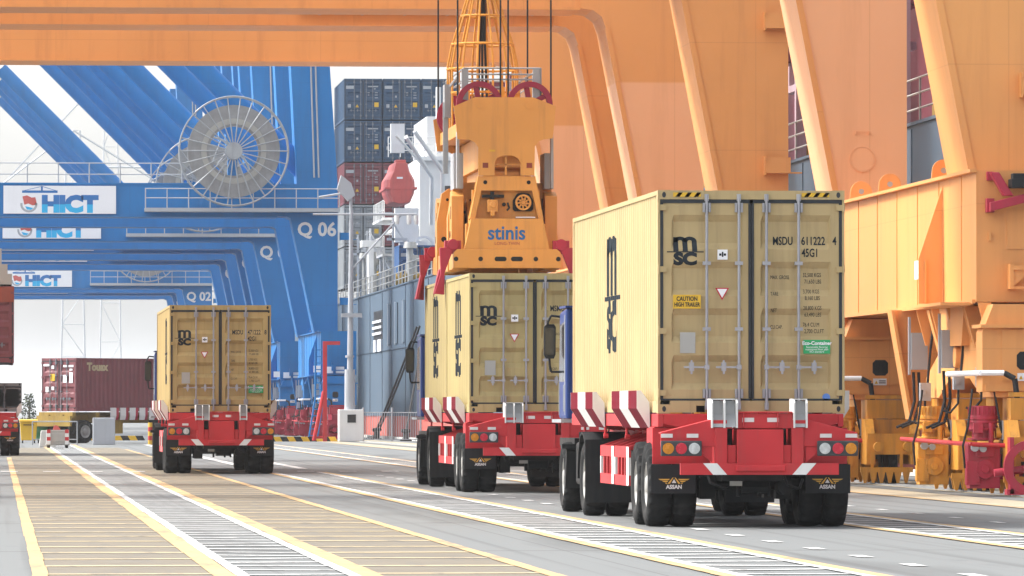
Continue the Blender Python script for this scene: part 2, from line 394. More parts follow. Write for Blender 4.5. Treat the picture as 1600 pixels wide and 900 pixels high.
def container(name, L, H, body, loc, label, group, rz=0, ident=None, full=True, logo=True, serial2='45G1', extras=(), side_logo=True, cat='container', handles=True, doormat=None):
    t = thing(name, loc, label, cat, group, rz)
    W = 1.219; b = M[body]; dm = M[doormat or body]
    f = MB()
    for sx in (-1, 1):
        f.box(sx * W, sx * (W - .03), 0.004, .14, .118, H - .118); f.box(sx * W, sx * (W - .085), L - .14, L - .004, .118, H - .118)
        f.box(sx * W, sx * (W - .06), .178, L - .178, H - .06, H - .002); f.box(sx * W, sx * (W - .05), .178, L - .178, .012, .16)
    f.box(-W + .162, W - .162, 0.004, .14, H - .118, H - .003); f.box(-W + .162, W - .162, L - .14, L - .004, H - .118, H - .003)
    f.box(-W + .162, W - .162, L - .14, L - .004, .012, .15)
    f.box(-W + .162, -.72, 0.004, .14, .012, .165); f.box(-.60 - .0, .60, .006, .14, .012, .165); f.box(.72, W - .162, 0.004, .14, .012, .165)
    f.box(-.722, -.598, .012, .14, .10, .165); f.box(.598, .722, .012, .14, .10, .165)
    f.build('frame', b, t)
    for sx in (-1, 1):
        g = MB(); ys = corr_pts(.14, L - .14); x0 = W - .012
        vs = []
        for y in ys:
            for z in (.16, H - .06): vs.append((sx * (x0 - corr(y)), y, z))
        g.add(vs, [(2 * i, 2 * i + 1, 2 * i + 3, 2 * i + 2) for i in range(len(ys) - 1)])
        sw = g.build('side_wall', b, t)
        if side_logo and sx == -1:
            s = 1.75; c = side_logo if isinstance(side_logo, float) else L * .505
            fo = [y for y in corr_pts(c - 1.4, c + 1.4)]
            it = [(q[0], -c + q[1], H * .52 + .1 + q[2], q[3], q[4], 0, 'CENTER', q[7]) for q in msc_logo(s)]
            lettering(it, 'painted_logo', M['black'], sw, 'left', -x0, [-y for y in fo], lambda u, v: corr(-u))
    g = MB(); g.box(-W + .062, W - .062, .178, L - .178, H - .03, H - .008); g.build('roof', b, t)
    g = MB(); g.box(-W + .07, W - .07, .142, L - .142, .10, .158); g.box(-1.12, 1.12, .20, L - .2, .02, .099); g.build('floor', M['gasket'], t)
    g = MB(); g.box(-W + .087, W - .087, L - .06, L - .03, .15, H - .118); g.build('end_wall', b, t)
    for sx in (-1, 1):
        for ya in (0, 1):
            for za in (0, 1):
                g = MB(); y0 = 0 if ya == 0 else L - .178; z0 = 0 if za == 0 else H - .118
                g.box(sx * W, sx * (W - .162), y0, y0 + .178, z0, z0 + .118)
                g.mat(1); pts = [(sx * (W - .08) + .026 * math.cos(a), z0 + .059 + .038 * math.sin(a)) for a in [k * math.pi / 5 for k in range(10)]]
                g.prism(pts, -.003, .01) if ya == 0 else None
                g.build('corner_casting', [b, M['gasket']], t)
    rec = door_recess(H); z0, z1 = .17, H - .122
    zs = [z0]
    for a, c in rec: zs += [a, a + SL, c - SL, c]
    zs.append(z1)
    def zd(z):
        for a, c in rec:
            if a + SL - .001 <= z <= c - SL + .001: return 1
        return 0
    for side in (-1, 1):
        xa, xb = (-1.15, -.022) if side < 0 else (.022, 1.15)
        g = MB(); so, si = .11, .10
        xs = [xa, xa + (so if side < 0 else si), xa + (so if side < 0 else si) + .03, xb - (si if side < 0 else so) - .03, xb - (si if side < 0 else so), xb]
        vs = [(x, .022 + DDEP * zd(z) * (1 if i in (2, 3) else 0), z) for z in zs for i, x in enumerate(xs)]
        n = len(xs)
        g.add(vs, [(j * n + i, j * n + i + 1, (j + 1) * n + i + 1, (j + 1) * n + i) for j in range(len(zs) - 1) for i in range(n - 1)])
        g.mat(1)
        g.box(side * 1.148, side * 1.187, .012, .06, z0, z1); g.box(xa, xb, .012, .05, z1 - .045, z1 + .002); g.box(xa, xb, .012, .05, z0 - .004, z0 + .022)
        g.box(side * .004, side * .036, .010, .05, z0 + .024, z1 - .047)
        d = g.build('door', [dm, M['gasket']], t)
        for rx in ((-.585, -.165) if side < 0 else (.195, .615)):
            g = MB()
            g.tube((rx, -.035, .09), (rx, -.035, H - .05), .019, 8)
            for zz in (.05, H - .14): g.box(rx - .024, rx + .024, -.05, -.0, zz, zz + .09)
            for zz in (.20, H - .285): g.box(rx - .050, rx + .055, -.028, .02, zz, zz + .12); g.box(rx - .042, rx - .028, -.055, -.03, zz, zz + .12); g.box(rx + .028, rx + .042, -.055, -.03, zz, zz + .12)
            for zz in (H * .37, H * .665): g.box(rx - .05, rx + .05, -.058, .02, zz, zz + .045)
            g.build('lock_rod', M['rod' if full else 'rodfar'], d)
            if handles:
                g = MB(); hz = .60; dirn = -1 if side < 0 else 1; hx = rx
                g.box(hx, hx + dirn * .30, -.05, -.035, hz - .012, hz + .012); g.box(hx - .03, hx + .03, -.06, .0, hz - .03, hz + .03)
                g.box(hx + dirn * .17, hx + dirn * .23, -.062, .02, hz - .05, hz + .06); g.box(hx + dirn * .19, hx + dirn * .215, -.066, -.05, hz - .09, hz + .09)
                g.build('handle', M['rod' if full else 'rodfar'], d)
        for hz in [z0 + .06 + (z1 - z0 - .2) * k / 3 for k in range(4)]:
            g = MB(); g.box(side * 1.11, side * 1.222, -.014, .03, hz, hz + .075); g.tube((side * 1.205, -.012, hz - .02), (side * 1.205, -.012, hz + .095), .014, 6)
            g.build('hinge', dm, d)
        if full:
            o = door_off(H); fo = []
            for a, c in rec: fo += [a, a + SL, c - SL, c]
            zt = H - .12
            if side < 0:
                lz = H - .80
                if logo:
                    s = .40
                    lettering([(q[0], -.86 + q[1], lz + q[2], q[3], q[4], 0, 'CENTER', q[7]) for q in msc_logo(s)], 'painted_logo', M['black'], d, 'rear', .022, fo, o)
                g = MB(); g.box(-.44, -.31, .0, .019, lz - .10, lz + .03).mat(1); g.box(-.42, -.39, -.002, .0, lz - .05, lz - .02); g.box(-.36, -.33, -.002, .0, lz - .05, lz - .02); g.box(-.385, -.365, -.002, .0, lz - .065, lz - .0)
                g.build('white_sticker', [M['sheet'], M['black']], d)
                z = H * .535; g = MB(); g.prism([(-.47, z + .08), (-.29, z + .08), (-.38, z - .08)], .012, .018).mat(1); g.prism([(-.445, z + .066), (-.315, z + .066), (-.38, z - .05)], .009, .012); g.build('warning_triangle', [M['redlens'], M['sheet']], d)
                g = MB(); g.box(-.93, -.73, .012, .02, H * .27, H * .27 + .27); g.build('data_plate', M['plate'], d)
            else:
                lx = .83
                it = [(ident[0], .285, H - .66, .15, .003, 0, 'LEFT', .66), (ident[1], .66, H - .66, .15, .003, 0, 'LEFT', .70), (serial2, .66, H - .815, .15, .003, 0, 'LEFT', .66), (ident[2], 1.09, H - .66, .15, .003, 0, 'CENTER', .7)]
                rows = [('MAX. GROSS', ident[3], ident[4]), ('TARE', ident[5], ident[6]), ('NET', ident[7], ident[8]), ('CU.CAP.', ident[9], ident[10])]
                for k, (a, c, e) in enumerate(rows):
                    zz = H - 1.13 - k * .215
                    it += [(a, .255, zz, .070, .0, 0, 'LEFT', .62), (c, .68, zz + .03, .075, 0, 0, 'LEFT', .66), (e, .70, zz - .055, .075, 0, 0, 'LEFT', .66)]
                lettering(it, 'lettering', M['black'], d, 'rear', .022, fo, o)
                ez = H - 2.03
                g = MB(); g.box(.68, 1.03, .0, .018, ez - .09, ez + .09); e = g.build('green_sticker', M['ecogreen'], d)
                lettering([('Eco-Container', .855, ez + .045, .065, .002, 0), ('Sustainable flooring', .855, ez - .005, .036), ('maintained fleet plan', .855, ez - .035, .036), ('ISO standard', .855, ez - .065, .036)], 'green_sticker_lettering', M['sheet'], d, 'rear', .0, None, None)
    return t
IDENT = ('MSDU', '611222', '4', '32,500 KGS', '71,650 LBS', '3,700 KGS', '8,160 LBS', '28,800 KGS', '63,490 LBS', '76.4 CU.M', '2,700 CU.FT')
DECK = 1.475
XR, YR = 9.76, 81.7
big = container('shipping_container', 12.19, 2.896, 'beige', (XR, YR, DECK), 'tall beige container with yellow caution sticker and striped header on a red trailer', 'beige containers on the red trailers', ident=IDENT, side_logo=6.3)
bd = [k for k in bpy.data.objects if k.parent == big and k.name.startswith('door')]
g = MB(); g.box(-1.02, -.66, .0, .019, 1.36, 1.54); cs = g.build('yellow_sticker', M['yellow'], bd[0])
lettering([('CAUTION', -.84, 1.485, .078, .002, 0, 'CENTER', .78), ('HIGH TRAILER', -.84, 1.41, .074, .002, 0, 'CENTER', .70)], 'yellow_sticker_lettering', M['black'], bd[0], 'rear', .0)
g = MB(); g.disc((.98, 0, .21), .05, .012, .018); g.build('round_sticker', M['bluedot'], bd[1])
for x in (-.84, .84): lettering([(q[0], x, 2.838, 0, 0, q[5]) for q in hazard(.36, .055)], 'hazard_stripe', [M['yellow'], M['black']], big, 'rear', .0)
ID2 = ('MSMU', '102847', '3') + IDENT[3:]
ID3 = ('MSDU', '471222', '8') + IDENT[3:]
YM = 117.0; XM = 9.94
tw = container('shipping_container', 6.058, 2.591, 'beige_b', (XM, YM, DECK), 'short beige container with its doors in view, half hidden behind the tall beige container', 'beige containers on the red trailers', ident=ID2, serial2='22G1')
tf = container('shipping_container', 6.058, 2.591, 'beige_b', (XM, YM + 6.14, DECK), 'short beige container gripped by the orange lifting frame, its doors hidden', 'beige containers on the red trailers', ident=ID2, full=False, side_logo=True)
YL = 152.8; XL = 5.37
tl = container('shipping_container', 12.19, 2.591, 'beige_c', (XL, YL, DECK), 'beige container on the lone truck driving away towards the blue cranes', 'beige containers on the red trailers', ident=ID3, serial2='42G1', side_logo=3.6)

# ------------------------------------------------------------------ terminal trucks (origin: on the ground under the container's rear doors)
M['purplered'] = paint('deep_red_stripe_paint', (0.13, 0.006, 0.017), 0.7, 0.1, 0.2, spec=0.05)
M['guidegrey'] = paint('grey_guide_plate_paint', (0.36, 0.37, 0.38), 0.6, 0.06, 0.2)
def wheel(parent, x, y, r=.55, wd=.30, out=-1):
    """tyre with lugged shoulders lying along x, dished rim as its child; out is the side the dish faces"""
    h = wd / 2
    prof = [(-h * .8, .30), (-h * 1.02, .36), (-h * 1.06, .44), (-h * .98, r - .05), (-h * .9, r - .012), (-h * .55, r), (0, r + .003), (h * .55, r), (h * .9, r - .012), (h * .98, r - .05), (h * 1.06, .44), (h * 1.02, .36), (h * .8, .30)]
    def rad(i, j, rr):
        if j in (4, 8) and (i // 2) % 2: return rr - .05
        if j in (3, 9) and (i // 2) % 2: return rr - .03
        if j in (5, 7) and (i // 2) % 2: return rr - .02
        return rr
    g = MB(); g.lathe(prof, (0, 0, 0), 'x', 84, rad); wv = g.build('wheel', M['tyre'], parent, (x, y, r))
    for p in wv.data.polygons: p.use_smooth = True
    g = MB(); s = out
    g.lathe([(s * h * .82, .31), (s * h * .86, .28), (s * h * .5, .24), (s * h * .35, .15), (s * h * .8, .12), (s * h * .95, .09), (s * h * .95, .002)], (0, 0, 0), 'x', 28)
    for k in range(10):
        a = k * math.pi / 5; g.tube((s * h * .4, .185 * math.cos(a), .185 * math.sin(a)), (s * h * .62, .185 * math.cos(a), .185 * math.sin(a)), .018, 6)
    g.build('rim', M['rim'], wv)
def truck(loc, label):
    t = thing('container_truck', loc, label, 'truck', 'trucks with red container trailers')
    r, wt, dk = M['red'], M['white'], M['dark']
    # frame: two long beams, cross beams and side rails
    g = MB()
    for s in (-1, 1):
        g.box(s * .42, s * .60, -.45, 9.0, .92, 1.36); g.box(s * .42, s * .60, 9.0, 12.3, 1.16, 1.36)
        g.box(s * 1.14, s * 1.21, -.1, 12.2, 1.30, 1.47)
        g.prism([(.2, .84), (1.1, .84), (1.1, 1.30), (.2, 1.30)], s * 1.213, s * 1.233, 'yz')
    for k in range(13):
        y = -.1 + k * 1.0
        g.prism([(-1.14, 1.34), (-1.14, 1.47), (1.14, 1.47), (1.14, 1.34), (.42, 1.18), (-.42, 1.18)], y, y + .09)
    for k in range(6):                                         # sloping stays down to the side guards
        y = 3.0 + k * .95
        for s in (-1, 1): g.prism([(s * .61, 1.10), (s * 1.20, .96), (s * 1.20, 1.02), (s * .61, 1.22)], y, y + .05)
    fr = g.build('trailer_frame', r, t, bevel=.008)
    # rear panel wall
    g = MB(); g.box(-1.27, -.46, .0, .03, .82, 1.29); g.box(.46, 1.27, .0, .03, .82, 1.29); g.box(-1.2, 1.2, -.02, .06, 1.30, 1.47)
    g.build('rear_panel', r, t)
    g = MB()
    for s in (-1, 1):
        g.prism([(s * 1.27, 1.05), (s * 1.27, 1.22), (s * .61, 1.39), (s * .415, 1.39), (s * .415, 1.05)], -1.0, -.97)
        g.box(s * .415, s * .57, -1.03, -.45, .70, 1.29); g.prism([(s * 1.27, 1.215), (s * .61, 1.385), (s * .61, 1.40), (s * 1.27, 1.23)], -1.0, -.72)
        g.prism([(s * .60, 1.05), (s * .60, .84), (s * .85, 1.05)], -.99, -.96); g.box(s * .30, s * .41, -1.0, -.97, .84, 1.07)
    g.box(-.275, .435, -.99, -.62, 1.285, 1.48); g.box(-.27, .43, -1.02, -.62, 1.482, 1.50)
    for x in (-.20, .24): g.box(x - .008, x + .008, -1.025, -.99, 1.30, 1.48)
    g.build('rear_bracket', r, t, bevel=.006)
    g = MB(); g.box(-.29, .31, -1.05, -.5, .815, 1.27); g.box(-.31, .33, -1.10, -.8, .735, .81); g.build('centre_box', r, t, bevel=.012)
    g = MB(); g.box(-1.02, 1.02, -1.06, -.98, .69, .838).mat(1)
    for s in (-1, 1): g.prism([(s * .73, .838), (s * .55, .838), (s * .42, .69), (s * .60, .69)], -1.064, -1.0)
    g.build('bumper', [r, wt], t)
    for s in (-1, 1):
        g = MB(); g.box(s * 1.27, s * .745, -1.06, -1.003, .93, 1.125); lb = g.build('lamp_board', M['lampboard'], t, bevel=.012)
        for k, mt in enumerate(('amber', 'redlens', 'clearlens')):
            g = MB(); cx = s * (1.178 - k * .168); g.disc((cx, 0, 1.027), .072, -1.078, -1.055, 20)
            for q in range(10):
                a = q * .628
                g.tube((cx + .048 * math.cos(a), -1.083, 1.027 + .048 * math.sin(a)), (cx + .048 * math.cos(a), -1.075, 1.027 + .048 * math.sin(a)), .010, 6)
            g.build('tail_lamp', M[mt], lb)
        for xx in (1.19, .86):
            g = MB(); g.box(s * xx - .075, s * xx + .075, -1.012, -1.003, 1.165, 1.215); g.build('reflector', M['reflector'], t)
        g = MB(); g.box(s * .16 - .075 + .02, s * .16 + .075 + .02, -1.0, -.992, 1.365, 1.42); g.build('reflector', M['reflector'], t)
        # rear stop guides of white steel plate
        g = MB(); xs = (-.61, -.29) if s < 0 else (.45, .61)
        for x in ([xs[0], (xs[0] + xs[1]) / 2, xs[1]] if s < 0 else xs): g.prism([(-1.045, 1.29), (-.60, 1.29), (-.60, 1.65), (-1.0, 1.65), (-1.045, 1.61)], x - .011, x + .011, 'yz')
        g.mat(1).prism([(-1.03, 1.30), (-1.01, 1.30), (-.90, 1.46), (-.90, 1.64), (-.92, 1.64), (-.92, 1.465)], xs[0] + .012, xs[1] - .012, 'yz').mat(0); g.box(xs[0] - .011, xs[1] + .011, -1.0, -.6, 1.652, 1.664)
        g.build('rear_guide', [wt, M['guidegrey']], t)
        # mudflaps with a printed wing emblem and name
        g = MB(); g.box(s * 1.30, s * .72, -.09, -.07, .44, .815); mf = g.build('mudflap', M['flap'], t)
        c = s * 1.0; wing = []
        for q in (-1, 1):
            for k in range(3):
                a, b2 = .055 + .02 * k, .205 - .045 * k
                wing.append((poly2d([(c + q * a, .628 - .024 * k), (c + q * b2, .628 - .024 * k), (c + q * (b2 - .03), .611 - .024 * k), (c + q * (a + .012), .611 - .024 * k)]), 0, 0, 0, 0, 0))
            wing.append((poly2d([(c + q * .005, .645), (c + q * .02, .645), (c + q * .085, .565), (c + q * .055, .565)]), 0, 0, 0, 0, 0))
        wing.append((poly2d([(c, .625), (c + .03, .575), (c - .03, .575)]), 0, 0, 0, 0, 1))
        wing.append(('ASSAN', c, .522, .068, .003, 1, 'CENTER', 1.0))
        lettering(wing, 'emblem', [M['gold'], M['white']], mf, 'rear', -.09)
        # striped corner guides along both sides
        for ya in (.75, 6.9):
            n = 3; seg = 3.4 / n
            prof = [(s * 1.40, 1.775), (s * 1.385, 1.775), (s * 1.385, 1.545), (s * 1.225, 1.29), (s * 1.242, 1.285), (s * 1.40, 1.54)]
            g = MB()
            for k in range(n):
                g.mat((k + 1) % 2); g.prism(prof, ya + k * seg, ya + (k + 1) * seg)
            g.mat(0)
            for y in (ya - .012, ya + 3.4): g.prism([(s * 1.40, 1.775), (s * 1.345, 1.775), (s * 1.235, 1.62), (s * 1.225, 1.29), (s * 1.242, 1.285), (s * 1.40, 1.54)], y, y + .012)
            g.build('side_guide', [wt, M['purplered']], t)
            g = MB()
            for y in (ya + .1, ya + 3.2): g.tube((s * 1.21, y, 1.32), (s * 1.21, y, 1.18), .02, 6); g.tube((s * 1.235, y, 1.16), (s * 1.17, y, 1.16), .035, 8)
            g.build('guide_hinge', r, t)
        # side guards with openings, in two panels
        for ya in (3.05, 5.1):
            g = MB(); x0, x1 = s * 1.245, s * 1.275; n = 4; ln = 1.95
            g.box(x0, x1, ya, ya + ln, .88, 1.03); g.box(x0, x1, ya, ya + ln, .50, .64)
            for k in range(n + 1): 
                yy = ya + k * (ln - .10) / n; g.mat(1 if k in (0, 4) else 0); g.box(x0 - s * .0, x1 + s * .003, yy, yy + .10, .64, .88)
            g.mat(1); g.box(x1, x1 + s * .004, ya, ya + .30, .505, 1.025)
            g.build('side_guard', [r, wt], t)
    # axles, suspension and wheels
    g = MB()
    for y in (.62, 1.95): g.tube((-1.0, y, .55), (1.0, y, .55), .075, 10)
    for s in (-1, 1):
        g.box(s * .44, s * .56, .1, 2.6, .66, .90); g.box(s * .40, s * .60, .5, .75, .36, .66); g.box(s * .40, s * .60, 1.8, 2.05, .36, .66)
    g.box(-.40, .40, -.3, .4, .60, .80); g.path([(-.62, -.2, .80), (-.55, -.3, .58), (-.35, -.28, .50), (-.1, -.2, .62)], .018, 6); g.path([(.38, -.25, .78), (.45, -.3, .55), (.62, -.2, .50), (.7, .1, .62)], .018, 6); g.tube((.45, -.15, .52), (.45, .25, .52), .10, 12); g.tube((-.3, 1.2, .75), (.3, 1.2, .75), .14, 10); g.tube((-.1, .1, .52), (.25, .1, .52), .09, 8)
    for s in (-.15, .12, .26): g.tube((s, .1, .64), (s, .05, .40), .025, 6)
    g.box(-.43, .43, -.46, -.44, .84, 1.28)  # dark plate added behind the rear slits, standing in for the shade there
    for s in (-1, 1): g.box(s * .75, s * 1.1, 3.1, 6.9, .58, .95)  # dark boxes added so the side guard openings look shaded inside
    g.build('axle_and_shade_fill', dk, t)
    g = MB(); g.box(-.30, -.14, -.33, -.31, .54, .60); g.build('small_plate', M['plate'], t)
    for y in (.62, 1.95):
        for s in (-1, 1):
            wheel(t, s * 1.155, y, out=s); wheel(t, s * .83, y, out=s)
    # tractor
    g = MB()
    for s in (-1, 1): g.box(s * .35, s * .46, 7.6, 15.0, .70, .98)
    g.box(-1.15, 1.15, 12.42, 14.9, .98, 1.10); g.tube((-1.0, 9.2, .53), (1.0, 9.2, .53), .09, 10); g.tube((-1.0, 12.9, .52), (1.0, 12.9, .52), .07, 10)
    g.box(-.5, .5, 8.4, 10.2, 1.0, 1.14); g.box(-1.1, 1.1, 14.9, 15.1, .45, 1.05); g.box(.55, 1.2, 10.6, 12.0, .45, 1.0)
    g.build('tractor_chassis', dk, t)
    g = MB(); g.box(-1.18, -.62, 10.4, 11.9, .42, 1.05); g.build('fuel_tank', M['dark'], t, bevel=.05)
    for s in (-1, 1):
        wheel(t, s * 1.17, 9.2, .53, out=s); wheel(t, s * .84, 9.2, .53, out=s); wheel(t, s * 1.14, 12.9, .52, out=s)
        g = MB(); c = 9.2
        arc = [(c + .70 * math.cos(a), .53 + .68 * math.sin(a)) for a in [k * math.pi / 10 for k in range(11)]]
        inn = [(c + .67 * math.cos(a), .53 + .65 * math.sin(a)) for a in [k * math.pi / 10 for k in range(10, -1, -1)]]
        g.prism(arc + inn, s * .66, s * 1.34, 'yz'); g.build('mudguard', M['flap'], t)
        g = MB(); g.box(s * 1.36, s * .66, 8.46, 8.48, .20, 1.10); g.build('mudflap', M['flap'], t)
        g = MB(); g.prism([(12.2, .95), (12.05, .92), (12.3, .36), (12.42, .36)], s * 1.30, s * .95, 'yz'); g.box(s * 1.38, s * 1.0, 11.95, 12.2, .95, 1.02); g.build('step', M['dark'], t)
    g = MB(); g.box(-1.36, 1.3, 12.35, 13.9, 1.335, 1.385); g.build('platform', M['steel'], t)
    g = MB(); g.prism([(12.75, 1.39), (13.95, 1.39), (13.95, 2.0), (13.8, 3.0), (12.75, 3.05)], -1.25, .25, 'yz'); cab = g.build('cab', M['cab'], t, bevel=.04)
    g = MB(); g.box(-1.02, .05, 12.73, 12.76, 2.05, 2.85); g.build('rear_window', M['glass'], cab)
    g = MB(); g.prism([(12.95, 1.95), (13.82, 1.95), (13.70, 2.80), (12.95, 2.85)], -1.256, -1.245, 'yz'); g.build('side_window', M['glass'], cab)
    g = MB(); g.box(-1.259, -1.244, 12.84, 12.92, 1.45, 2.95); g.box(-1.259, -1.244, 13.80, 13.86, 1.45, 1.93); g.box(-1.27, -1.25, 12.95, 13.0, 1.5, 1.9); g.build('door_frame', M['steel'], cab)
    g = MB(); g.box(-1.26, .26, 12.70, 13.78, 3.052, 3.085); g.build('roof_rim', M['cab'], cab)
    for s in (-1, 1):
        xm = -1.40 if s < 0 else .43
        g = MB(); g.path([(xm + (.20 if s < 0 else -.16), 13.83, 2.93), (xm + .02, 13.83, 2.95), (xm - .03, 13.83, 2.85), (xm, 13.83, 2.2), (xm + (.02 if s < 0 else -.02), 13.83, 2.10), (xm + (.20 if s < 0 else -.16), 13.83, 2.10)], .018, 6)
        arm = g.build('mirror_arm', dk, cab)
        g = MB(); g.prism([(xm - .09, 2.36), (xm - .06, 2.30), (xm + .06, 2.30), (xm + .085, 2.36), (xm + .09, 2.78), (xm + .06, 2.82), (xm - .05, 2.82), (xm - .085, 2.78)], 13.78, 13.88).mat(1)
        g.box(xm - .07, xm + .07, 13.772, 13.78, 2.35, 2.77); g.build('mirror', [dk, M['glass']], cab)
    g = MB(); g.tube((.6, 13.0, 1.39), (.6, 13.0, 2.75), .07, 10); g.build('exhaust', M['steel'], t)
    return t
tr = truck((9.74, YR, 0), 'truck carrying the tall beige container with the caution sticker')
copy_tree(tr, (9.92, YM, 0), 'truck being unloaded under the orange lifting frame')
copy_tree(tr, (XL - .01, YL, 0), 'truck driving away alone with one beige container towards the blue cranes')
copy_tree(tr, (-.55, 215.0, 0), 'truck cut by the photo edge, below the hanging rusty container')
# ------------------------------------------------------------------ ground, water, road markings
g = MB(); g.add([(-3900, -40, 0), (21.6, -40, 0), (21.6, 11900, 0), (-3900, 11900, 0)], [(0, 1, 2, 3)]); setting(g.build('ground', M['asphalt']))
g = MB(); g.box(21.0, 21.598, -38, 2990, -3.4, -.02); g.box(21.2, 21.6, -30, 1500, .002, .14); setting(g.build('quay_edge', M['concrete']))
g = MB(); g.quad((21.6, -40, -3), (3900, -40, -3), (3900, 11900, -3), (21.6, 11900, -3)); setting(g.build('water', M['water']))
def strip(g, x0, x1, y0, y1, z): g.quad((x0, y0, z), (x1, y0, z), (x1, y1, z), (x0, y1, z))
ws = MB(); strip(ws, .45, 1.98, 40, 262, .004); strip(ws, 3.49, 5.02, 40, 262, .004); setting(ws.build('worn_lane_surface', M['wash']))
sb = MB(); strip(sb, 15.95, 17.05, 60, 330, .005); strip(sb, 17.8, 19.6, 60, 330, .005); setting(sb.build('rail_strip', M['slab']))
rl = MB(); rl.box(17.98, 18.05, 60, 330, .0, .03); rl.box(18.3, 18.37, 60, 330, .0, .03); setting(rl.build('crane_rail', M['steel']))
my, mw, mp_ = MB(), MB(), MB()
def wob(g, x0, x1, y0, y1, z):               # long painted line with a slightly uneven edge
    y = y0
    while y < y1:
        e = min(y + 3.0, y1); a = random.uniform(-.008, .008); b = random.uniform(-.008, .008)
        g.quad((x0 + a, y, z), (x1 + b, y, z), (x1 + b, e, z), (x0 + a, e, z)); y = e
Y1 = 285
wob(my, .33, .47, 40, 206, .012); wob(my, 1.97, 2.17, 40, Y1, .012); wob(mw, 2.172, 2.29, 40, Y1, .012)
wob(mw, 3.18, 3.298, 40, Y1, .012); wob(my, 3.30, 3.50, 40, Y1, .012); wob(my, 5.0, 5.15, 40, 250, .012)
wob(my, 6.55, 6.70, 40, 154, .012); wob(mw, 6.702, 6.82, 40, 154, .012); wob(mw, 7.83, 7.948, 40, 156, .012); wob(my, 7.95, 8.10, 40, 156, .012)
wob(mw, 6.55, 6.82, 165, Y1, .012); wob(mw, 7.83, 8.10, 165, Y1, .012)
wob(my, 11.1, 11.25, 40, 300, .012); wob(mw, 11.252, 11.37, 40, 300, .012); wob(mw, 12.25, 12.368, 40, 300, .012); wob(my, 12.37, 12.52, 40, 300, .012)
wob(my, 15.75, 15.9, 60, 300, .012)
y = 41.0
while y < 262:
    for x0, x1 in ((.47, 1.97), (3.5, 5.0)):
        d = random.uniform(-.25, .25); a = random.uniform(-.06, .06); wd = random.uniform(.34, .46)
        mp_.quad((x0, y + d - a, .008), (x1, y + d + a, .008), (x1, y + d + a + wd, .008), (x0, y + d - a + wd, .008))
    y += 2.9
y = 41.0
while y < 290:
    for x0, x1 in ((2.29, 3.18), (6.82, 7.83), (11.37, 12.25)):
        if x0 > 6 and x0 < 7 and 153 < y < 164: continue
        d = random.uniform(-.2, .2); a = random.uniform(-.22, .22); wd = random.uniform(.20, .30)
        mw.quad((x0, y + d - a, .008), (x1, y + d + a, .008), (x1, y + d + a + wd, .008), (x0, y + d - a + wd, .008))
    y += 1.55
y = 42.0
while y < 150:
    strip(mw, 8.82, 8.98, y, y + .95, .008); strip(mw, 13.4, 13.52, y + 1, y + 1.9, .008); y += 3.75
for k in range(-3, 14): strip(mw, k * 1.05 + .1, k * 1.05 + .52, 157, 158.1, .016)
for k in range(5): strip(mw, 9.4 + k * .95, 9.9 + k * .95, 135 + k * 9, 136 + k * 9, .008)
setting(my.build('yellow_road_markings', M['mk_yellow'])); setting(mw.build('white_road_markings', M['mk_white'])); setting(mp_.build('faded_road_markings', M['mk_pale']))

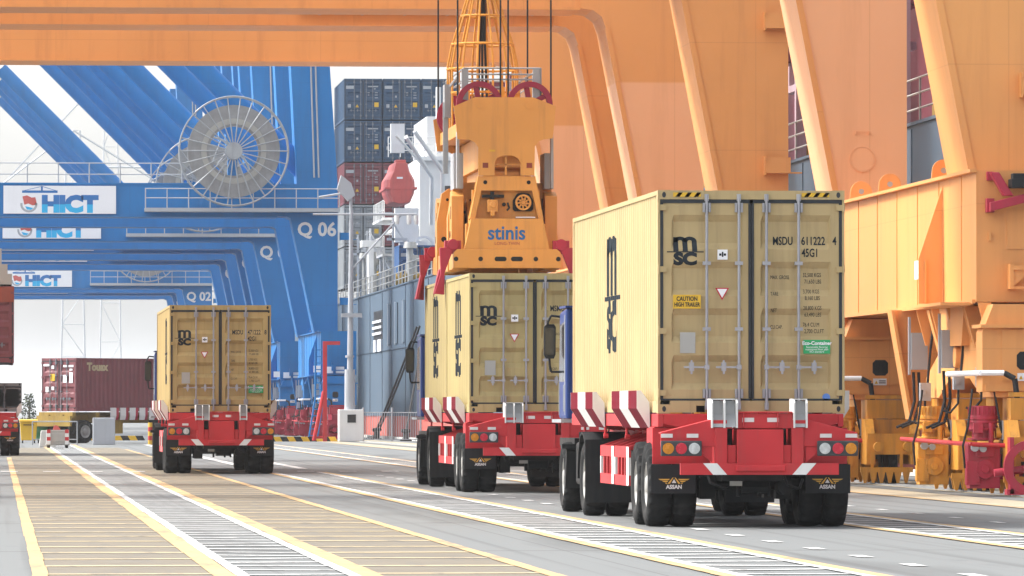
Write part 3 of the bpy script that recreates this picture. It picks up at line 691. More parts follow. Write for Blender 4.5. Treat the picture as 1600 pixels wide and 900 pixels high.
# ------------------------------------------------------------------ quay cranes (origin: on the crane rail at the portal leg towards us)
CX = 18.2; LEGD = 2.7
def quay_crane(kind, Y0, span, label, group):
    t = thing('quay_crane', (CX, Y0, 0), label, 'crane', group)
    og = kind == 'orange'; m = M['orange'] if og else M['blue']; bt = 12.40 if og else 12.0; bz = bt + 1.75
    out = 19.0 if og else 18.3; inn = 17.5 if og else 17.05; kx = 16.35 if og else 15.75; bog = M['orange_deep'] if og else M['crimson']
    A = lambda pts: [(x - CX, z) for x, z in pts]
    mir = lambda pts: [(5.5 - x, z) for x, z in pts]
    hd = [(kx, bt - .55), (kx - .12, bt - .22), (kx - .35, bt - .05), (kx - .7, bt)] if og else [(kx + .05, bt - .12), (kx - .2, bt), (kx - .7, bt)]
    bx = kx - .7
    leg = [(out, 5.81), (out, bz), (out - .45, 20.5), (out - 1.0, 30), (out - 3.1, 30), (out - 2.55, 20.5), (out - 2.2, bz), (bx, bz)] + hd[::-1] + [(inn, 5.81)]
    for far in (0, 1):
        y = far * span
        for side in (0, 1):
            g = MB(); pts = leg if side == 0 else mir(leg); g.prism(A(pts), y, y + LEGD)
            # edge flanges
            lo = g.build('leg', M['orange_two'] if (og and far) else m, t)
            if side == 0:
                g = MB(); a, b = hd[0], (inn, 5.85)
                for (p, q) in ((a, b),):
                    dx = .03
                    g.prism(A([(p[0] - dx, p[1]), (p[0] + .10, p[1]), (q[0] + .10, q[1]), (q[0] - dx, q[1])]), y - .03, y - .002)
                g.build('edge_flange', m, lo)
                if far and og:
                    g = MB(); g.ring((18.05 - CX, 0, 6.82), .25, .275, y - .02, y - .001, 30)
                    for k in range(8): a = k * .785; g.box(18.05 - CX + .262 * math.cos(a) - .015, 18.05 - CX + .262 * math.cos(a) + .015, y - .028, y - .01, 6.82 + .262 * math.sin(a) - .015, 6.82 + .262 * math.sin(a) + .015)
                    g.disc((18.05 - CX, 0, 6.82), .245, y - .012, y - .003, 30)
                    g.box(17.9 - CX, 18.2 - CX, y - .06, y - .045, 7.4, 7.42); g.box(17.9 - CX, 17.92 - CX, y - .06, y - .003, 7.34, 7.42); g.box(18.18 - CX, 18.2 - CX, y - .06, y - .003, 7.34, 7.42)
                    g.build('manhole_cover', M['orange_pale'], lo)
                if not far:
                    for zz in (7.25, 10.75):
                        g = MB(); g.box(18.4 - CX, 19.02 - CX, y - .30, y - .26, zz, zz + .38); g.box(18.4 - CX, 18.43 - CX, y - .3, y - .004, zz - .05, zz + .4); g.box(18.44 - CX, 19.3 - CX, y - .26, y - .004, zz - .004, zz + .026); g.box(18.4 - CX, 18.43 - CX, y - .36, y - .3, zz + .32, zz + .40)
                        g.build('pipe_bracket', m, lo)
        g = MB(); g.box(5.5 - bx - CX, bx - CX, y + .05, y + LEGD - .05, bt, bz).box(5.5 - bx - CX + .003, bx - CX - .003, y, y + LEGD, bt - .04, bt + .04).box(5.5 - bx - CX + .003, bx - CX - .003, y, y + LEGD, bz - .04, bz + .04)
        bm_ = g.build('portal_beam', m, t)
        if not far:
            g = MB(); x0 = 8.4 if og else 7.9
            g.box(x0 - CX, 15.6 - CX, y - .22, y + .04, bt + .36, bt + .46); g.box(x0 - CX, 15.6 - CX, y - .22, y - .19, bt + .46, bt + .52)
            for k in range(6): g.box(x0 + .6 + k * 1.2 - CX, x0 + .68 + k * 1.2 - CX, y - .18, y + .04, bt + .26, bt + .36)
            if og: g.build('cable_tray', M['cabinet'], bm_)
        # diagonal tube brace
        for side in (0, 1):
            p, q = (16.6, 14.45), (1.5, 29.55)
            if side: p, q = (5.5 - p[0], p[1]), (5.5 - q[0], q[1]); 
            g = MB(); 
            if side == 0: g.tube((p[0] - CX, y + 1.35, p[1]), (q[0] - CX - 1.2, y + 1.35, q[1] + 1.2), .57, 24); g.build('diagonal_brace', m, t)
        if not og:
            g = MB()
            for xx in (17.05, 17.3): g.tube((xx - CX - .02, y - .05, 14.1), (xx - CX - .5, y - .05, 30), .05, 6)
            g.build('conduit', M['cabinet'], t)
    # sill beam with ribs, lifting lugs and end gusset
    s0, s1 = -2.0, span + LEGD + 2.0
    for side in (0, 1):
        fx = (lambda x: x - CX) if side == 0 else (lambda x: 5.5 - x - CX)
        g = MB(); g.box(fx(17.3), fx(19.2), s0, s1, 3.46, 5.806)
        if side == 0:
            g.box(fx(17.24), fx(17.3), s0 + .1, s1, 3.43, 3.50); g.box(fx(17.18), fx(17.3), s0 - .05, s1, 5.77, 5.83)
        sb_ = g.build('sill_beam', M['orange'] if og else M['blue'], t)
        if side == 0:
            g = MB(); k = s0 + 1.7
            while k < s1: g.box(fx(17.285), fx(17.302), k, k + .05, 3.5, 5.77); k += 2.75
            g.build('stiffener_rib', M['orange'] if og else M['blue'], sb_)
            for yy in (4.0, 11.2, span - 3):
                g = MB(); n = 12; arc = [(17.62 + .22 * math.cos(a) - CX, 6.02 + .22 * math.sin(a)) for a in [k * math.pi / n for k in range(n + 1)]]
                g.prism([(17.86 - CX, 5.808), *arc, (17.38 - CX, 5.808)], yy, yy + .06); g.mat(1).disc((17.62 - CX, 0, 6.03), .055, yy - .003, yy + .01, 14)
                g.build('lifting_lug', [m, M['cabinet']], sb_)
            g = MB(); g.prism([(16.84 - CX, 3.49), (16.84 - CX, 4.32), (17.29 - CX, 5.66), (17.29 - CX, 3.49)], 1.95, 2.0); g.prism([(16.95 - CX, 3.5), (16.98 - CX, 3.5), (16.98 - CX, 4.3), (16.95 - CX, 4.3)], 1.9, 1.95); g.build('gusset', m, sb_)
            g = MB(); g.box(fx(16.7), fx(17.29), -1.7, 1.9, 3.40, 3.455); g.build('ledge', m, sb_)
            g = MB(); g.box(fx(17.85), fx(18.40), s0 - .02, s0 - .002, 4.4, 5.1); g.box(fx(17.52), fx(17.56), s0 - .06, s0 - .002, 4.55, 4.7); g.build('cover_plate', m, sb_)
            g = MB(); g.box(fx(17.86), fx(19.0), s0 - .30, s0 - .27, 4.02, 4.10); g.box(fx(17.86), fx(19.0), s0 - .28, s0 - .25, 3.68, 3.73); g.box(fx(17.86), fx(17.93), s0 - .3, s0 - .003, 3.68, 4.13); g.prism([(fx(17.93), 3.73), (fx(18.25), 4.02), (fx(17.93), 4.02)], s0 - .27, s0 - .24); g.build('step_bracket', m, sb_)
            if og and True:
                g = MB(); g.box(fx(17.48), fx(17.6), s0 - .10, s0 - .002, 5.62, 5.78); g.prism([(fx(17.5), 5.76), (fx(17.66), 5.76), (fx(17.92), 5.34), (fx(17.74), 5.34)], s0 - .35, s0 - .15); g.prism([(fx(17.5), 5.22), (fx(18.6), 5.50), (fx(18.6), 5.34), (fx(17.5), 5.06)], s0 - .36, s0 - .2); g.box(fx(17.46), fx(17.6), s0 - .2, s0 - .003, 5.05, 5.3)
                g.build('lamp_arm', M['crimson'], sb_, bevel=.01)
                g = MB(); g.box(fx(17.86), fx(18.6), s0 - .5, s0 - .1, 5.48, 5.64).box(fx(17.9), fx(18.5), s0 - .4, s0 - .15, 5.64, 5.74); g.build('floodlight', M['dark'], sb_, bevel=.01)
                g = MB(); g.box(fx(17.22), fx(17.284), s0 + 6.4, s0 + 7.1, 4.0, 4.35); g.build('white_notice', M['sheet'], sb_)
    # travelling gear under the right-hand sill: equalisers, bogies, wheels, motors, sweepers
    for ci, yc in enumerate((1.3, span + 1.4)):
        g = MB(); g.prism([(yc - 1.5, 3.42), (yc + 1.5, 3.42), (yc + 1.2, 2.7), (yc - 1.2, 2.7)], 17.35 - CX, 19.0 - CX, 'yz')
        g.build('pin_block', m, t)
        g = MB(); g.prism([(yc - 1.6, 2.85), (yc + 1.6, 2.85), (yc + 4.2, 2.15), (yc + 4.2, 1.75), (yc + 2.6, 1.75), (yc + 1.2, 2.1), (yc - 1.2, 2.1), (yc - 2.6, 1.75), (yc - 4.2, 1.75), (yc - 4.2, 2.15)], 17.5 - CX, 18.9 - CX, 'yz')
        g.tube((17.4 - CX, yc, 2.5), (19.0 - CX, yc, 2.5), .2, 16)
        g.build('equaliser', m, t, bevel=.012)
        g = MB(); yy = yc - 4.3
        g.prism([(17.25 - CX, 2.9), (17.45 - CX, 3.4), (18.95 - CX, 3.4), (19.15 - CX, 2.9), (19.15 - CX, 1.85), (17.25 - CX, 1.85)], yy, yy + .7); g.box(17.3 - CX, 19.1 - CX, yy - .03, yy - .002, 1.86, 1.98)
        g.box(17.6 - CX, 18.8 - CX, yy - .025, yy - .004, 2.05, 2.95); g.box(17.2 - CX, 19.2 - CX, yy - .15, yy + .9, 2.98, 3.04)
        g.mat(1)
        oct_ = [(17.98 - CX, 2.38), (17.91 - CX, 2.31), (17.91 - CX, 2.11), (17.98 - CX, 2.05)]; 
        g.prism([(17.86 - CX, 2.30), (17.92 - CX, 2.24), (18.12 - CX, 2.24), (18.18 - CX, 2.30), (18.18 - CX, 2.50), (18.12 - CX, 2.56), (17.92 - CX, 2.56), (17.86 - CX, 2.50)], yy - .032, yy - .028)
        pb = g.build('pedestal', [m, M['dark']], t)
        g = MB(); g.box(17.87 - CX, 18.15 - CX, yy - .034, yy - .028, 2.04, 2.18).mat(1); g.prism([(17.9 - CX, 2.07), (17.97 - CX, 2.07), (17.935 - CX, 2.14)], yy - .037, yy - .034).mat(2); g.box(17.99 - CX, 18.13 - CX, yy - .037, yy - .034, 2.12, 2.14); g.box(17.99 - CX, 18.13 - CX, yy - .037, yy - .034, 2.08, 2.10)
        g.build('warning_notice', [M['sheet'], M['yellow'], M['dark']], pb)
        for px0 in (-1.9, 2.5):
            g = MB(); g.prism([(17.3 - CX, 3.40), (17.6 - CX, 3.40), (17.95 - CX, 1.9), (17.7 - CX, 1.9)], yc + px0, yc + px0 + .3); g.box(17.62 - CX, 18.6 - CX, yc + px0 + .02, yc + px0 + .25, 1.9, 3.44); g.build('strut', m, t)
        for k, dy in enumerate((-4.2, -2.3, 1.9, 4.4)):
            y = yc + dy; front = ci == 0 and k == 0
            mm = bog
            g = MB(); g.prism([(y - .95, .95), (y - .6, 1.35), (y + .6, 1.35), (y + .95, .95), (y + .95, .42), (y - .95, .42)], 17.62 - CX, 17.80 - CX, 'yz'); g.prism([(y - .95, .95), (y - .6, 1.35), (y + .6, 1.35), (y + .95, .95), (y + .95, .42), (y - .95, .42)], 18.55 - CX, 18.72 - CX, 'yz')
            g.box(17.80 - CX, 18.55 - CX, y - .5, y + .5, 1.0, 1.34); g.box(17.7 - CX, 18.7 - CX, y - .45, y + .45, 1.352, 1.74); g.tube((17.85 - CX, y - .95, .78), (17.85 - CX, y - 1.12, .78), .10, 12); g.tube((18.45 - CX, y - .95, .78), (18.45 - CX, y - 1.12, .78), .10, 12); g.box(17.64 - CX, 18.70 - CX, y - .97, y - .952, .62, 1.05); g.tube((17.5 - CX, y, 1.12), (18.85 - CX, y, 1.12), .10, 12); g.box(17.66 - CX, 18.66 - CX, y - .47, y - .44, 1.76, 1.84)
            bo = g.build('bogie', mm, t)
            for q in (-.52, .52):
                g = MB(); g.lathe([(-.09, .001), (-.09, .40), (-.06, .40), (-.06, .345), (.06, .345), (.06, .40), (.09, .40), (.09, .001)], (18.175 - CX, y + q, .385), 'x', 28); g.build('rail_wheel', M['dark'], bo)
            motor_m = M['crimson'] if (not og or front) else M['orange_deep']
            if k in (0, 2):
                ym = y + (.15 if k != 1 else .9); xm = 17.30 - CX
                g = MB(); g.tube((xm, ym, 1.15), (xm, ym, 1.60), .25, 18); g.tube((xm, ym, 1.36), (xm, ym, 1.42), .27, 18); g.tube((xm, ym, .98), (xm, ym, 1.16), .20, 16)
                g.box(xm - .27, xm + .27, ym - .22, ym + .22, .14, .95); g.box(xm - .34, xm - .1, ym - .26, ym - .2, .2, .62); g.box(xm + .1, xm + .36, ym - .12, ym + .2, .3, .75)
                g.box(xm - .22, xm - .05, ym - .34, ym - .22, 1.12, 1.3); g.tube((xm + .1, ym - .26, .95), (xm + .1, ym - .26, 1.3), .045, 8)
                for b in range(6): g.box(xm - .30, xm - .27, ym - .22 + b * .07, ym - .18 + b * .07, .2, .9)
                for b in range(5): g.tube((xm - .31, ym - .262, .26 + b * .08), (xm - .31, ym - .27, .26 + b * .08), .018, 6); g.tube((xm - .13, ym - .262, .26 + b * .08), (xm - .13, ym - .27, .26 + b * .08), .018, 6)
                for b in range(22):
                    q = 2 * math.pi * b / 22; g.box(xm + .262 * math.cos(q) - .008, xm + .262 * math.cos(q) + .008, ym + .262 * math.sin(q) - .008, ym + .262 * math.sin(q) + .008, 1.44, 1.58)
                for zz in (1.0, 1.18, 1.30): g.tube((xm, ym, zz), (xm, ym, zz + .03), .285, 18)
                for b in range(8): q = 2 * math.pi * b / 8; g.tube((xm + .245 * math.cos(q), ym + .245 * math.sin(q), 1.21), (xm + .245 * math.cos(q), ym + .245 * math.sin(q), 1.25), .022, 6)
                g.tube((xm + .0, ym - .225, .48), (xm + .0, ym - .27, .48), .17, 20); g.tube((xm, ym - .27, .48), (xm, ym - .30, .48), .07, 12); g.tube((xm + .2, ym, .42), (18.0 - CX, ym, .42), .10, 12); g.tube((xm + .42, ym, .42), (xm + .5, ym, .42), .16, 16); g.box(xm - .30, xm + .30, ym - .24, ym + .24, .90, .94); g.box(xm - .16, xm + .16, ym - .26, ym - .22, .70, .86)
                g.build('travel_motor', motor_m, bo, bevel=.006)
                g = MB(); g.tube((xm - .2, ym - .36, .86), (xm - .2, ym - .30, .86), .07, 12); g.tube((xm - .05, ym - .36, .84), (xm - .05, ym - .30, .84), .06, 12); g.tube((xm - .22, ym - .33, .86), (xm, ym - .33, .84), .02, 6); g.build('motor_fitting', M['cabinet'], bo); g = MB(); g.box(xm + .3, xm + .5, ym - .3, ym - .12, 1.0, 1.34); g.build('terminal_box', M['cabinet'], bo)
                for q in (-.34, .30):
                    g = MB(); g.path([(xm + q, ym - .1, .5), (xm + q * 1.15, ym - .2, .9), (xm + q * .9, ym - .25, 1.25), (xm + q * .6, ym - .1, 1.9)], .02, 6); g.build('hanging_cable', M['rope'], bo)
            if k == 0 and ci == 0:
                g = MB(); c = (17.92 - CX, 0, .52); g.ring(c, .34, .48, y - 1.32, y - 1.22, 32); g.disc(c, .12, y - 1.36, y - 1.2, 18); g.tube((17.3 - CX, y - 1.1, .42), (17.92 - CX, y - 1.1, .5), .07, 10); g.box(17.55 - CX, 17.62 - CX, y - 1.3, y - 1.0, .06, 1.05); g.box(17.5 - CX, 18.3 - CX, y - 1.3, y - 1.0, .04, .14); g.build('wheel_guard', M['crimson'], bo)
            g = MB(); n = 6
            for b in range(n): xx = 17.50 - CX + b * .17; g.prism([(xx, .26), (xx + .15, .26), (xx + .10, .04), (xx + .05, .04)], y - 1.05, y - .99)
            g.box(17.48 - CX, 18.56 - CX, y - 1.06, y - .985, .26, .36); g.box(17.7 - CX, 17.76 - CX, y - 1.0, y - .96, .36, .7); g.box(18.3 - CX, 18.36 - CX, y - 1.0, y - .96, .36, .7); g.build('rail_sweeper', mm, bo)
        for yy2, xx in ((yc + 4.4, 17.2), (yc + .2, 17.15)):
            g = MB(); g.box(xx + .05 - CX, xx + .36 - CX, yy2, yy2 + .4, 2.3, 3.0); g.box(xx + .0 - CX, xx + .045 - CX, yy2 + .05, yy2 + .12, 2.2, 3.3); cb = g.build('electric_cabinet', M['cabinet'], t)
            for q in (.1, .2): g = MB(); g.path([(xx + q - CX, yy2 + .1, 2.25), (xx + q + .02 - CX, yy2 + .08, 1.7), (xx + q - .1 - CX, yy2, 1.3), (xx + q - .35 - CX, yy2 - .1, 1.2)], .028, 6); g.build('hanging_cable', M['rope'], cb)
        g = MB(); zz = 2.18
        g.path([(17.1 - CX, yc - 1.2, zz), (17.2 - CX, yc - 4.5, zz), (17.6 - CX, yc - 4.55, zz)], .05, 8); g.build('cable_pipe', M['sheet'], t)
        g = MB(); g.path([(17.6 - CX, yc - 4.55, zz), (17.78 - CX, yc - 4.6, zz - .1), (17.85 - CX, yc - 4.6, 1.5), (17.8 - CX, yc - 4.6, 1.2), (17.65 - CX, yc - 4.6, 1.05)], .05, 8); g.build('hanging_cable', M['rope'], t)
        g = MB(); g.tube((17.0 - CX, yc + 4.0, .98), (17.05 - CX, yc - 4.4, .92), .04, 8); g.tube((17.05 - CX, yc - 4.4, .92), (17.65 - CX, yc - 4.5, .9), .04, 8); g.build('guard_bar', M['red'], t)
        g = MB(); g.box(17.65 - CX, 17.75 - CX, yc - 3.6, yc - 3.5, 1.85, 3.4); g.box(17.5 - CX, 17.56 - CX, yc - 2.9, yc - 2.7, 2.0, 3.4); g.build('ladder_rail', m, t)
        g = MB(); yy = yc + 5.6; g.prism([(17.02 - CX, 3.45), (18.15 - CX, 3.45), (18.05 - CX, 1.35), (17.38 - CX, 1.35)], yy, yy + .5); g.prism([(17.0 - CX, 3.44), (17.06 - CX, 3.44), (17.42 - CX, 1.36), (17.36 - CX, 1.36)], yy - .25, yy - .002); g.build('strut', m, t)
        for yy, xx, zz in ((yc - 3.0, 17.35, 1.95), (yc + 2.9, 17.2, 1.7), (yc - .6, 17.3, 1.9)):
            g = MB(); g.box(xx - CX, xx + .2 - CX, yy, yy + .16, zz, zz + .34); g.box(xx + .03 - CX, xx + .1 - CX, yy - .03, yy, zz + .1, zz + .2); jb = g.build('junction_box', M['cabinet'], t)
            g = MB(); g.path([(xx + .1 - CX, yy + .08, zz), (xx + .08 - CX, yy, zz - .25), (xx - .08 - CX, yy - .1, zz - .42), (xx - .2 - CX, yy - .05, zz - .38)], .022, 6); g.build('hanging_cable', M['rope'], jb); g = MB(); g.path([(xx + .15 - CX, yy + .08, zz + .34), (xx + .2 - CX, yy + .1, zz + .9), (xx + .3 - CX, yy + .1, 3.4)], .025, 6); g.build('hanging_cable', M['rope'], jb)
        for k in range(5):
            yy = yc - 3.6 + k * 1.9; g = MB(); g.prism([(17.28 - CX, 3.44), (17.52 - CX, 3.44), (17.52 - CX, 2.75), (17.46 - CX, 2.75)], yy, yy + .05); g.build('bracket_rib', m, t)
    return t
oc = quay_crane('orange', 114.0, 18.4, 'orange quay crane whose sill beam and travel motors stand beside the tall container', 'orange quay cranes')
oc.location.x = CX + .12
copy_tree(oc, (CX + .06, 152.0, 0), 'orange quay crane whose legs rise just behind the tall beige container', skip=('electric_cabinet', 'ladder_rail'))
copy_tree(oc, (CX, 178.0, 0), 'orange quay crane behind the lifting frame, its portal beam spanning above the blue cranes', skip=('electric_cabinet', 'ladder_rail'))

def blue_extras(t, num):
    y = 0.0
    g = MB(); g.box(.34 - CX, 6.37 - CX, -.10, -.004, 12.12, 13.62); sg = g.build('terminal_sign', M['sheet'], t)
    o = lettering([('HICT', 3.88 - CX, 12.60, 1.16, .085, 0, 'CENTER', 1.12)], 'sign_lettering', [M['midblue'], M['skyblue']], sg, 'rear', -.10, [12.62, 12.75])
    for p in o.data.polygons:
        c = p.center; p.material_index = 1 if c.z < 12.62 + .06 * math.sin(c.x * 3) else 0
    cx, cz = 1.70 - CX, 12.62; ring = [(cx + .46 * math.cos(a), cz + .44 * math.sin(a)) for a in [R(170) + k * R(200) / 12 for k in range(13)]]; rin = [(cx + .34 * math.cos(a), cz + .32 * math.sin(a)) for a in [R(370) - k * R(200) / 12 for k in range(13)]]
    em = [(poly2d([(cx - .34, cz + .42), (cx - .1, cz + .48), (cx + .15, cz + .36), (cx + .35, cz + .38), (cx + .44, cz - .02), (cx + .2, cz - .06), (cx - .02, cz + .04), (cx - .24, cz - .02)]), 0, 0, 0, 0, 0), (poly2d(ring + rin), 0, 0, 0, 0, 1), (poly2d([(cx - .2, cz - .1), (cx + .25, cz - .2), (cx + .1, cz - .3), (cx - .1, cz - .28)]), 0, 0, 0, 0, 2),
          (rect2d(1.9, .13), 2.29 - CX, 13.30, 0, 0, 3), (rect2d(.1, .25), 2.4 - CX, 13.46, 0, 0, 3), (poly2d([(1.4 - CX, 13.36), (1.5 - CX, 13.36), (2.4 - CX, 13.57), (2.4 - CX, 13.6)]), 0, 0, 0, 0, 3), (poly2d([(3.2 - CX, 13.36), (3.1 - CX, 13.36), (2.4 - CX, 13.57), (2.4 - CX, 13.6)]), 0, 0, 0, 0, 3)]
    lettering(em, 'sign_emblem', [M['orangered'], M['cabinet'], M['skyblue'], M['midblue']], sg, 'rear', -.10)
    lettering([('Q ' + num, 17.18 - CX, 11.28, 1.02, .03, 0, 'CENTER', .98)], 'crane_number', M['white'], t, 'rear', -.005)
    # walkway with railing on the front of the beam
    g = MB(); g.box(7.9 - CX, 18.35 - CX, -1.2, -.01, 12.22, 12.42); wk = g.build('walkway', M['cabinet'], t)
    g = MB()
    for zz in (12.95, 13.45): g.tube((7.9 - CX, -1.17, zz), (18.35 - CX, -1.17, zz), .03, 6)
    for k in range(10): xx = 7.93 + k * 1.155; g.tube((xx - CX, -1.17, 12.42), (xx - CX, -1.17, 13.45), .03, 6)
    g.build('railing', M['cabinet'], wk)
    g = MB()
    for zz in (14.25, 14.85): g.tube((-10 - CX, .1, zz), (10.0 - CX, .1, zz), .03, 6)
    for k in range(13): xx = -10 + k * 1.66; g.tube((xx - CX, .1, 13.79), (xx - CX, .1, 14.85), .035, 6)
    g.build('railing', M['cabinet'], t)
    # big cable reel
    rc = (12.64 - CX, 0, 15.45); g = MB(); g.ring(rc, 1.32, 2.48, -1.62, -1.28, 48); reel = g.build('cable_reel', M['reel'], t)
    g = MB()
    for yy in (-1.95, -1.0):
        n = 64; ns = 26 if yy < -1.5 else 0
        pts = [(rc[0] + 2.92 * math.cos(2 * math.pi * k / n), yy, rc[2] + 2.92 * math.sin(2 * math.pi * k / n)) for k in range(n + 1)]; g.path(pts, .045, 5)
        for k in range(ns):
            a = 2 * math.pi * k / ns; c, s = math.cos(a), math.sin(a)
            g.tube((rc[0] + .35 * c, yy, rc[2] + .35 * s), (rc[0] + 2.9 * c, yy, rc[2] + 2.9 * s), .036, 5)
    g.disc(rc, .46, -2.05, -.9, 26); g.build('reel_spokes', M['steel'], reel)
    g = MB(); g.ring(rc, 1.46, 1.75, -1.66, -1.621, 40); g.build('reel_band', M['plate'], reel)
    g = MB(); g.tube((rc[0], -.9, rc[2]), (rc[0], .6, rc[2]), .2, 12); g.box(rc[0] - .25, rc[0] + .25, .1, .8, 13.76, 15.6); g.build('reel_bracket', M['blue'], reel)
    # labels and yellow lamps on the gear
    for yc in (1.3,):
        g = MB(); g.box(16.9 - CX, 17.28 - CX, yc - 3.32, yc - 3.3, 3.6, 3.95); g.box(17.5 - CX, 17.95 - CX, -2.03, -2.003, 3.55, 3.9); g.box(18.1 - CX, 18.55 - CX, -2.03, -2.003, 3.55, 3.9); g.build('white_notice', M['sheet'], t)
bc = quay_crane('blue', 341.0, 18.7, 'blue quay crane numbered Q 06, carrying the large cable reel', 'blue quay cranes')
LB = ['Q 06', 'Q 05', 'Q 04', 'Q 03', 'Q 02', 'Q 01']
BL = [(390, '05', 'blue quay crane just behind the one numbered Q 06, its sign half covered'), (419, '04', 'third blue quay crane in the row, two behind the one numbered Q 06'), (450, '03', 'fourth blue quay crane in the row, just before the one numbered Q 02'), (541, '02', 'distant blue quay crane numbered Q 02 with a small pale sign'), (572, '01', 'last blue quay crane in the row, beyond the one numbered Q 02')]
copies = [(copy_tree(bc, (CX, Y, 0), lab), num) for Y, num, lab in BL]
blue_extras(bc, '06')
for c, num in copies: blue_extras(c, num)

# ------------------------------------------------------------------ hoisting spreader over the middle trailer (origin: centre of the gripped container roof)
SX, SY, SZ = 9.92, YM + 6.14 + 3.03, DECK + 2.591
def spreader(loc, label):
    t = thing('container_spreader', loc, label, 'spreader', 'container spreaders')
    m = M['spread']; Z = lambda z: z - 4.091
    N = -3.03
    # end frames front and back
    for s in (1, -1):
        yA = N * s; a, b = (yA, yA + s * .35)
        g = MB(); g.prism([(-1.05, Z(4.32)), (1.05, Z(4.32)), (1.05, Z(4.62)), (.98, Z(4.69)), (-.98, Z(4.69)), (-1.05, Z(4.62))], a, b)
        g.mat(1)
        for x, wd in ((-1.0, .05), (-.52, .05), (-.13, .12), (.19, .12), (.56, .05), (1.0, .05)):
            n = 10; g.prism([(x + (wd * .6 if math.cos(q) > 0 else -wd * .6) * (1 if wd > .1 else 0) + .05 * math.cos(q), Z(4.5) + .05 * math.sin(q)) for q in [k * 2 * math.pi / n for k in range(n)]], a - s * .004, a + s * .05)
        eb = g.build('end_beam', [m, M['dark']], t, bevel=.01)
        g = MB(); g.prism([(-.83, Z(4.692)), (.83, Z(4.692)), (.70, Z(5.29)), (-.70, Z(5.29))], a + s * .03, b); sk = g.build('skirt_panel', m, t)
        lettering([('stinis', -.01 * s, Z(5.0), .385, .008, 0, 'CENTER', .95)], 'maker_lettering', M['stinisblue'], sk, 'rear', a + s * .03) if s == 1 else None
        if s == 1: lettering([('LONG-TWIN', .0, Z(4.80), .085, .0, 0, 'CENTER', 1.0)], 'model_lettering', M['purple'], sk, 'rear', a + .03)
        # housing with recess
        g = MB(); y2 = a + s * .12
        g.prism([(-.72, Z(5.292)), (-.62, Z(5.292)), (-.50, Z(5.82)), (-.47, Z(6.12)), (-.56, Z(6.12))], y2, b + s * .3); g.prism([(.72, Z(5.292)), (.62, Z(5.292)), (.50, Z(5.82)), (.47, Z(6.12)), (.56, Z(6.12))], y2, b + s * .3)
        g.prism([(-.50, Z(5.84)), (.50, Z(5.84)), (.47, Z(6.12)), (-.47, Z(6.12))], y2 + s * .002, b + s * .3); g.box(-.66, .66, y2 + s * .18, b + s * .28, Z(5.30), Z(5.86))
        g.mat(1)
        for x in (-.42, .43): g.disc((x, 0, Z(6.0)), .04, y2 - s * .004, y2 + s * .02, 14)
        g.build('housing', [m, M['dark']], t, bevel=.008)
        if s == 1:
            g = MB(); g.box(-.38, -.18, y2 - .06, y2 + .17, Z(5.42), Z(5.66)); g.box(-.32, -.24, y2 - .10, y2 + .1, Z(5.34), Z(5.44)); g.tube((-.28, y2 - .1, Z(5.56)), (-.28, y2 - .06, Z(5.56)), .06, 12); g.build('hydraulic_motor', m, t, bevel=.01)
            g = MB(); g.box(-.48, -.05, y2 + .02, y2 + .1, Z(5.70), Z(5.76)); g.tube((-.28, y2 + .05, Z(5.66)), (-.28, y2 + .05, Z(5.82)), .04, 8); g.tube((-.05, y2 + .1, Z(5.57)), (-.05, y2 + .05, Z(5.57)), .04, 10); g.path([(.02, y2 + .05, Z(5.6)), (.05, y2 + .0, Z(5.5)), (.0, y2 + .0, Z(5.45))], .02, 6); g.build('hydraulic_fitting', M['dark'], t)
            g = MB(); fc = (.33, 0, Z(5.61)); g.ring(fc, .12, .155, y2 + .03, y2 + .12, 26); g.disc(fc, .035, y2 + .03, y2 + .1, 12); g.ring(fc, .06, .075, y2 + .04, y2 + .06, 20)
            for k in range(9): a2 = k * .698; g.prism([(fc[0] + .035 * math.cos(a2), fc[2] + .035 * math.sin(a2)), (fc[0] + .12 * math.cos(a2 + .35), fc[2] + .12 * math.sin(a2 + .35)), (fc[0] + .12 * math.cos(a2 + .62), fc[2] + .12 * math.sin(a2 + .62)), (fc[0] + .035 * math.cos(a2 + .6), fc[2] + .035 * math.sin(a2 + .6))], y2 + .05, y2 + .06)
            g.build('cooling_fan', m, t)
            g = MB(); g.prism([(fc[0] + .2 * q[0], fc[2] + .19 * q[1]) for q in [(-.8, -.9), (.8, -.9), (1, -.7), (1, .2), (.6, .9), (.2, 1), (-.2, 1), (-.6, .9), (-1, .2), (-1, -.7)]], y2 + .13, y2 + .17); g.build('fan_recess', M['dark'], t)
            g = MB(); g.box(.18, .56, y2 - .0, y2 + .16, Z(5.305), Z(5.33)); g.build('notice_strip', M['sheet'], t)
        # red corner guide flippers
        for sx in (-1, 1):
            g = MB(); x = sx * 1.02
            g.box(x - .12 * sx, x + .20 * sx, a + s * .04, a + s * .22, Z(4.60), Z(4.86)); g.tube((x + .04 * sx, a, Z(4.78)), (x + .04 * sx, a + s * .3, Z(4.78)), .11, 14)
            g.prism([(x + .02 * sx, Z(4.72)), (x + .30 * sx, Z(4.72)), (x + .28 * sx, Z(4.2)), (x + .40 * sx, Z(3.82)), (x + .21 * sx, Z(3.80)), (x + .20 * sx, Z(4.24))], a + s * .01, a + s * .14)
            g.prism([(x + .24 * sx, Z(4.3)), (x + .30 * sx, Z(4.3)), (x + .40 * sx, Z(3.82)), (x + .34 * sx, Z(3.82))], a + s * .14, a + s * .5)
            g.build('guide_flipper', M['crimson'], t, bevel=.01)
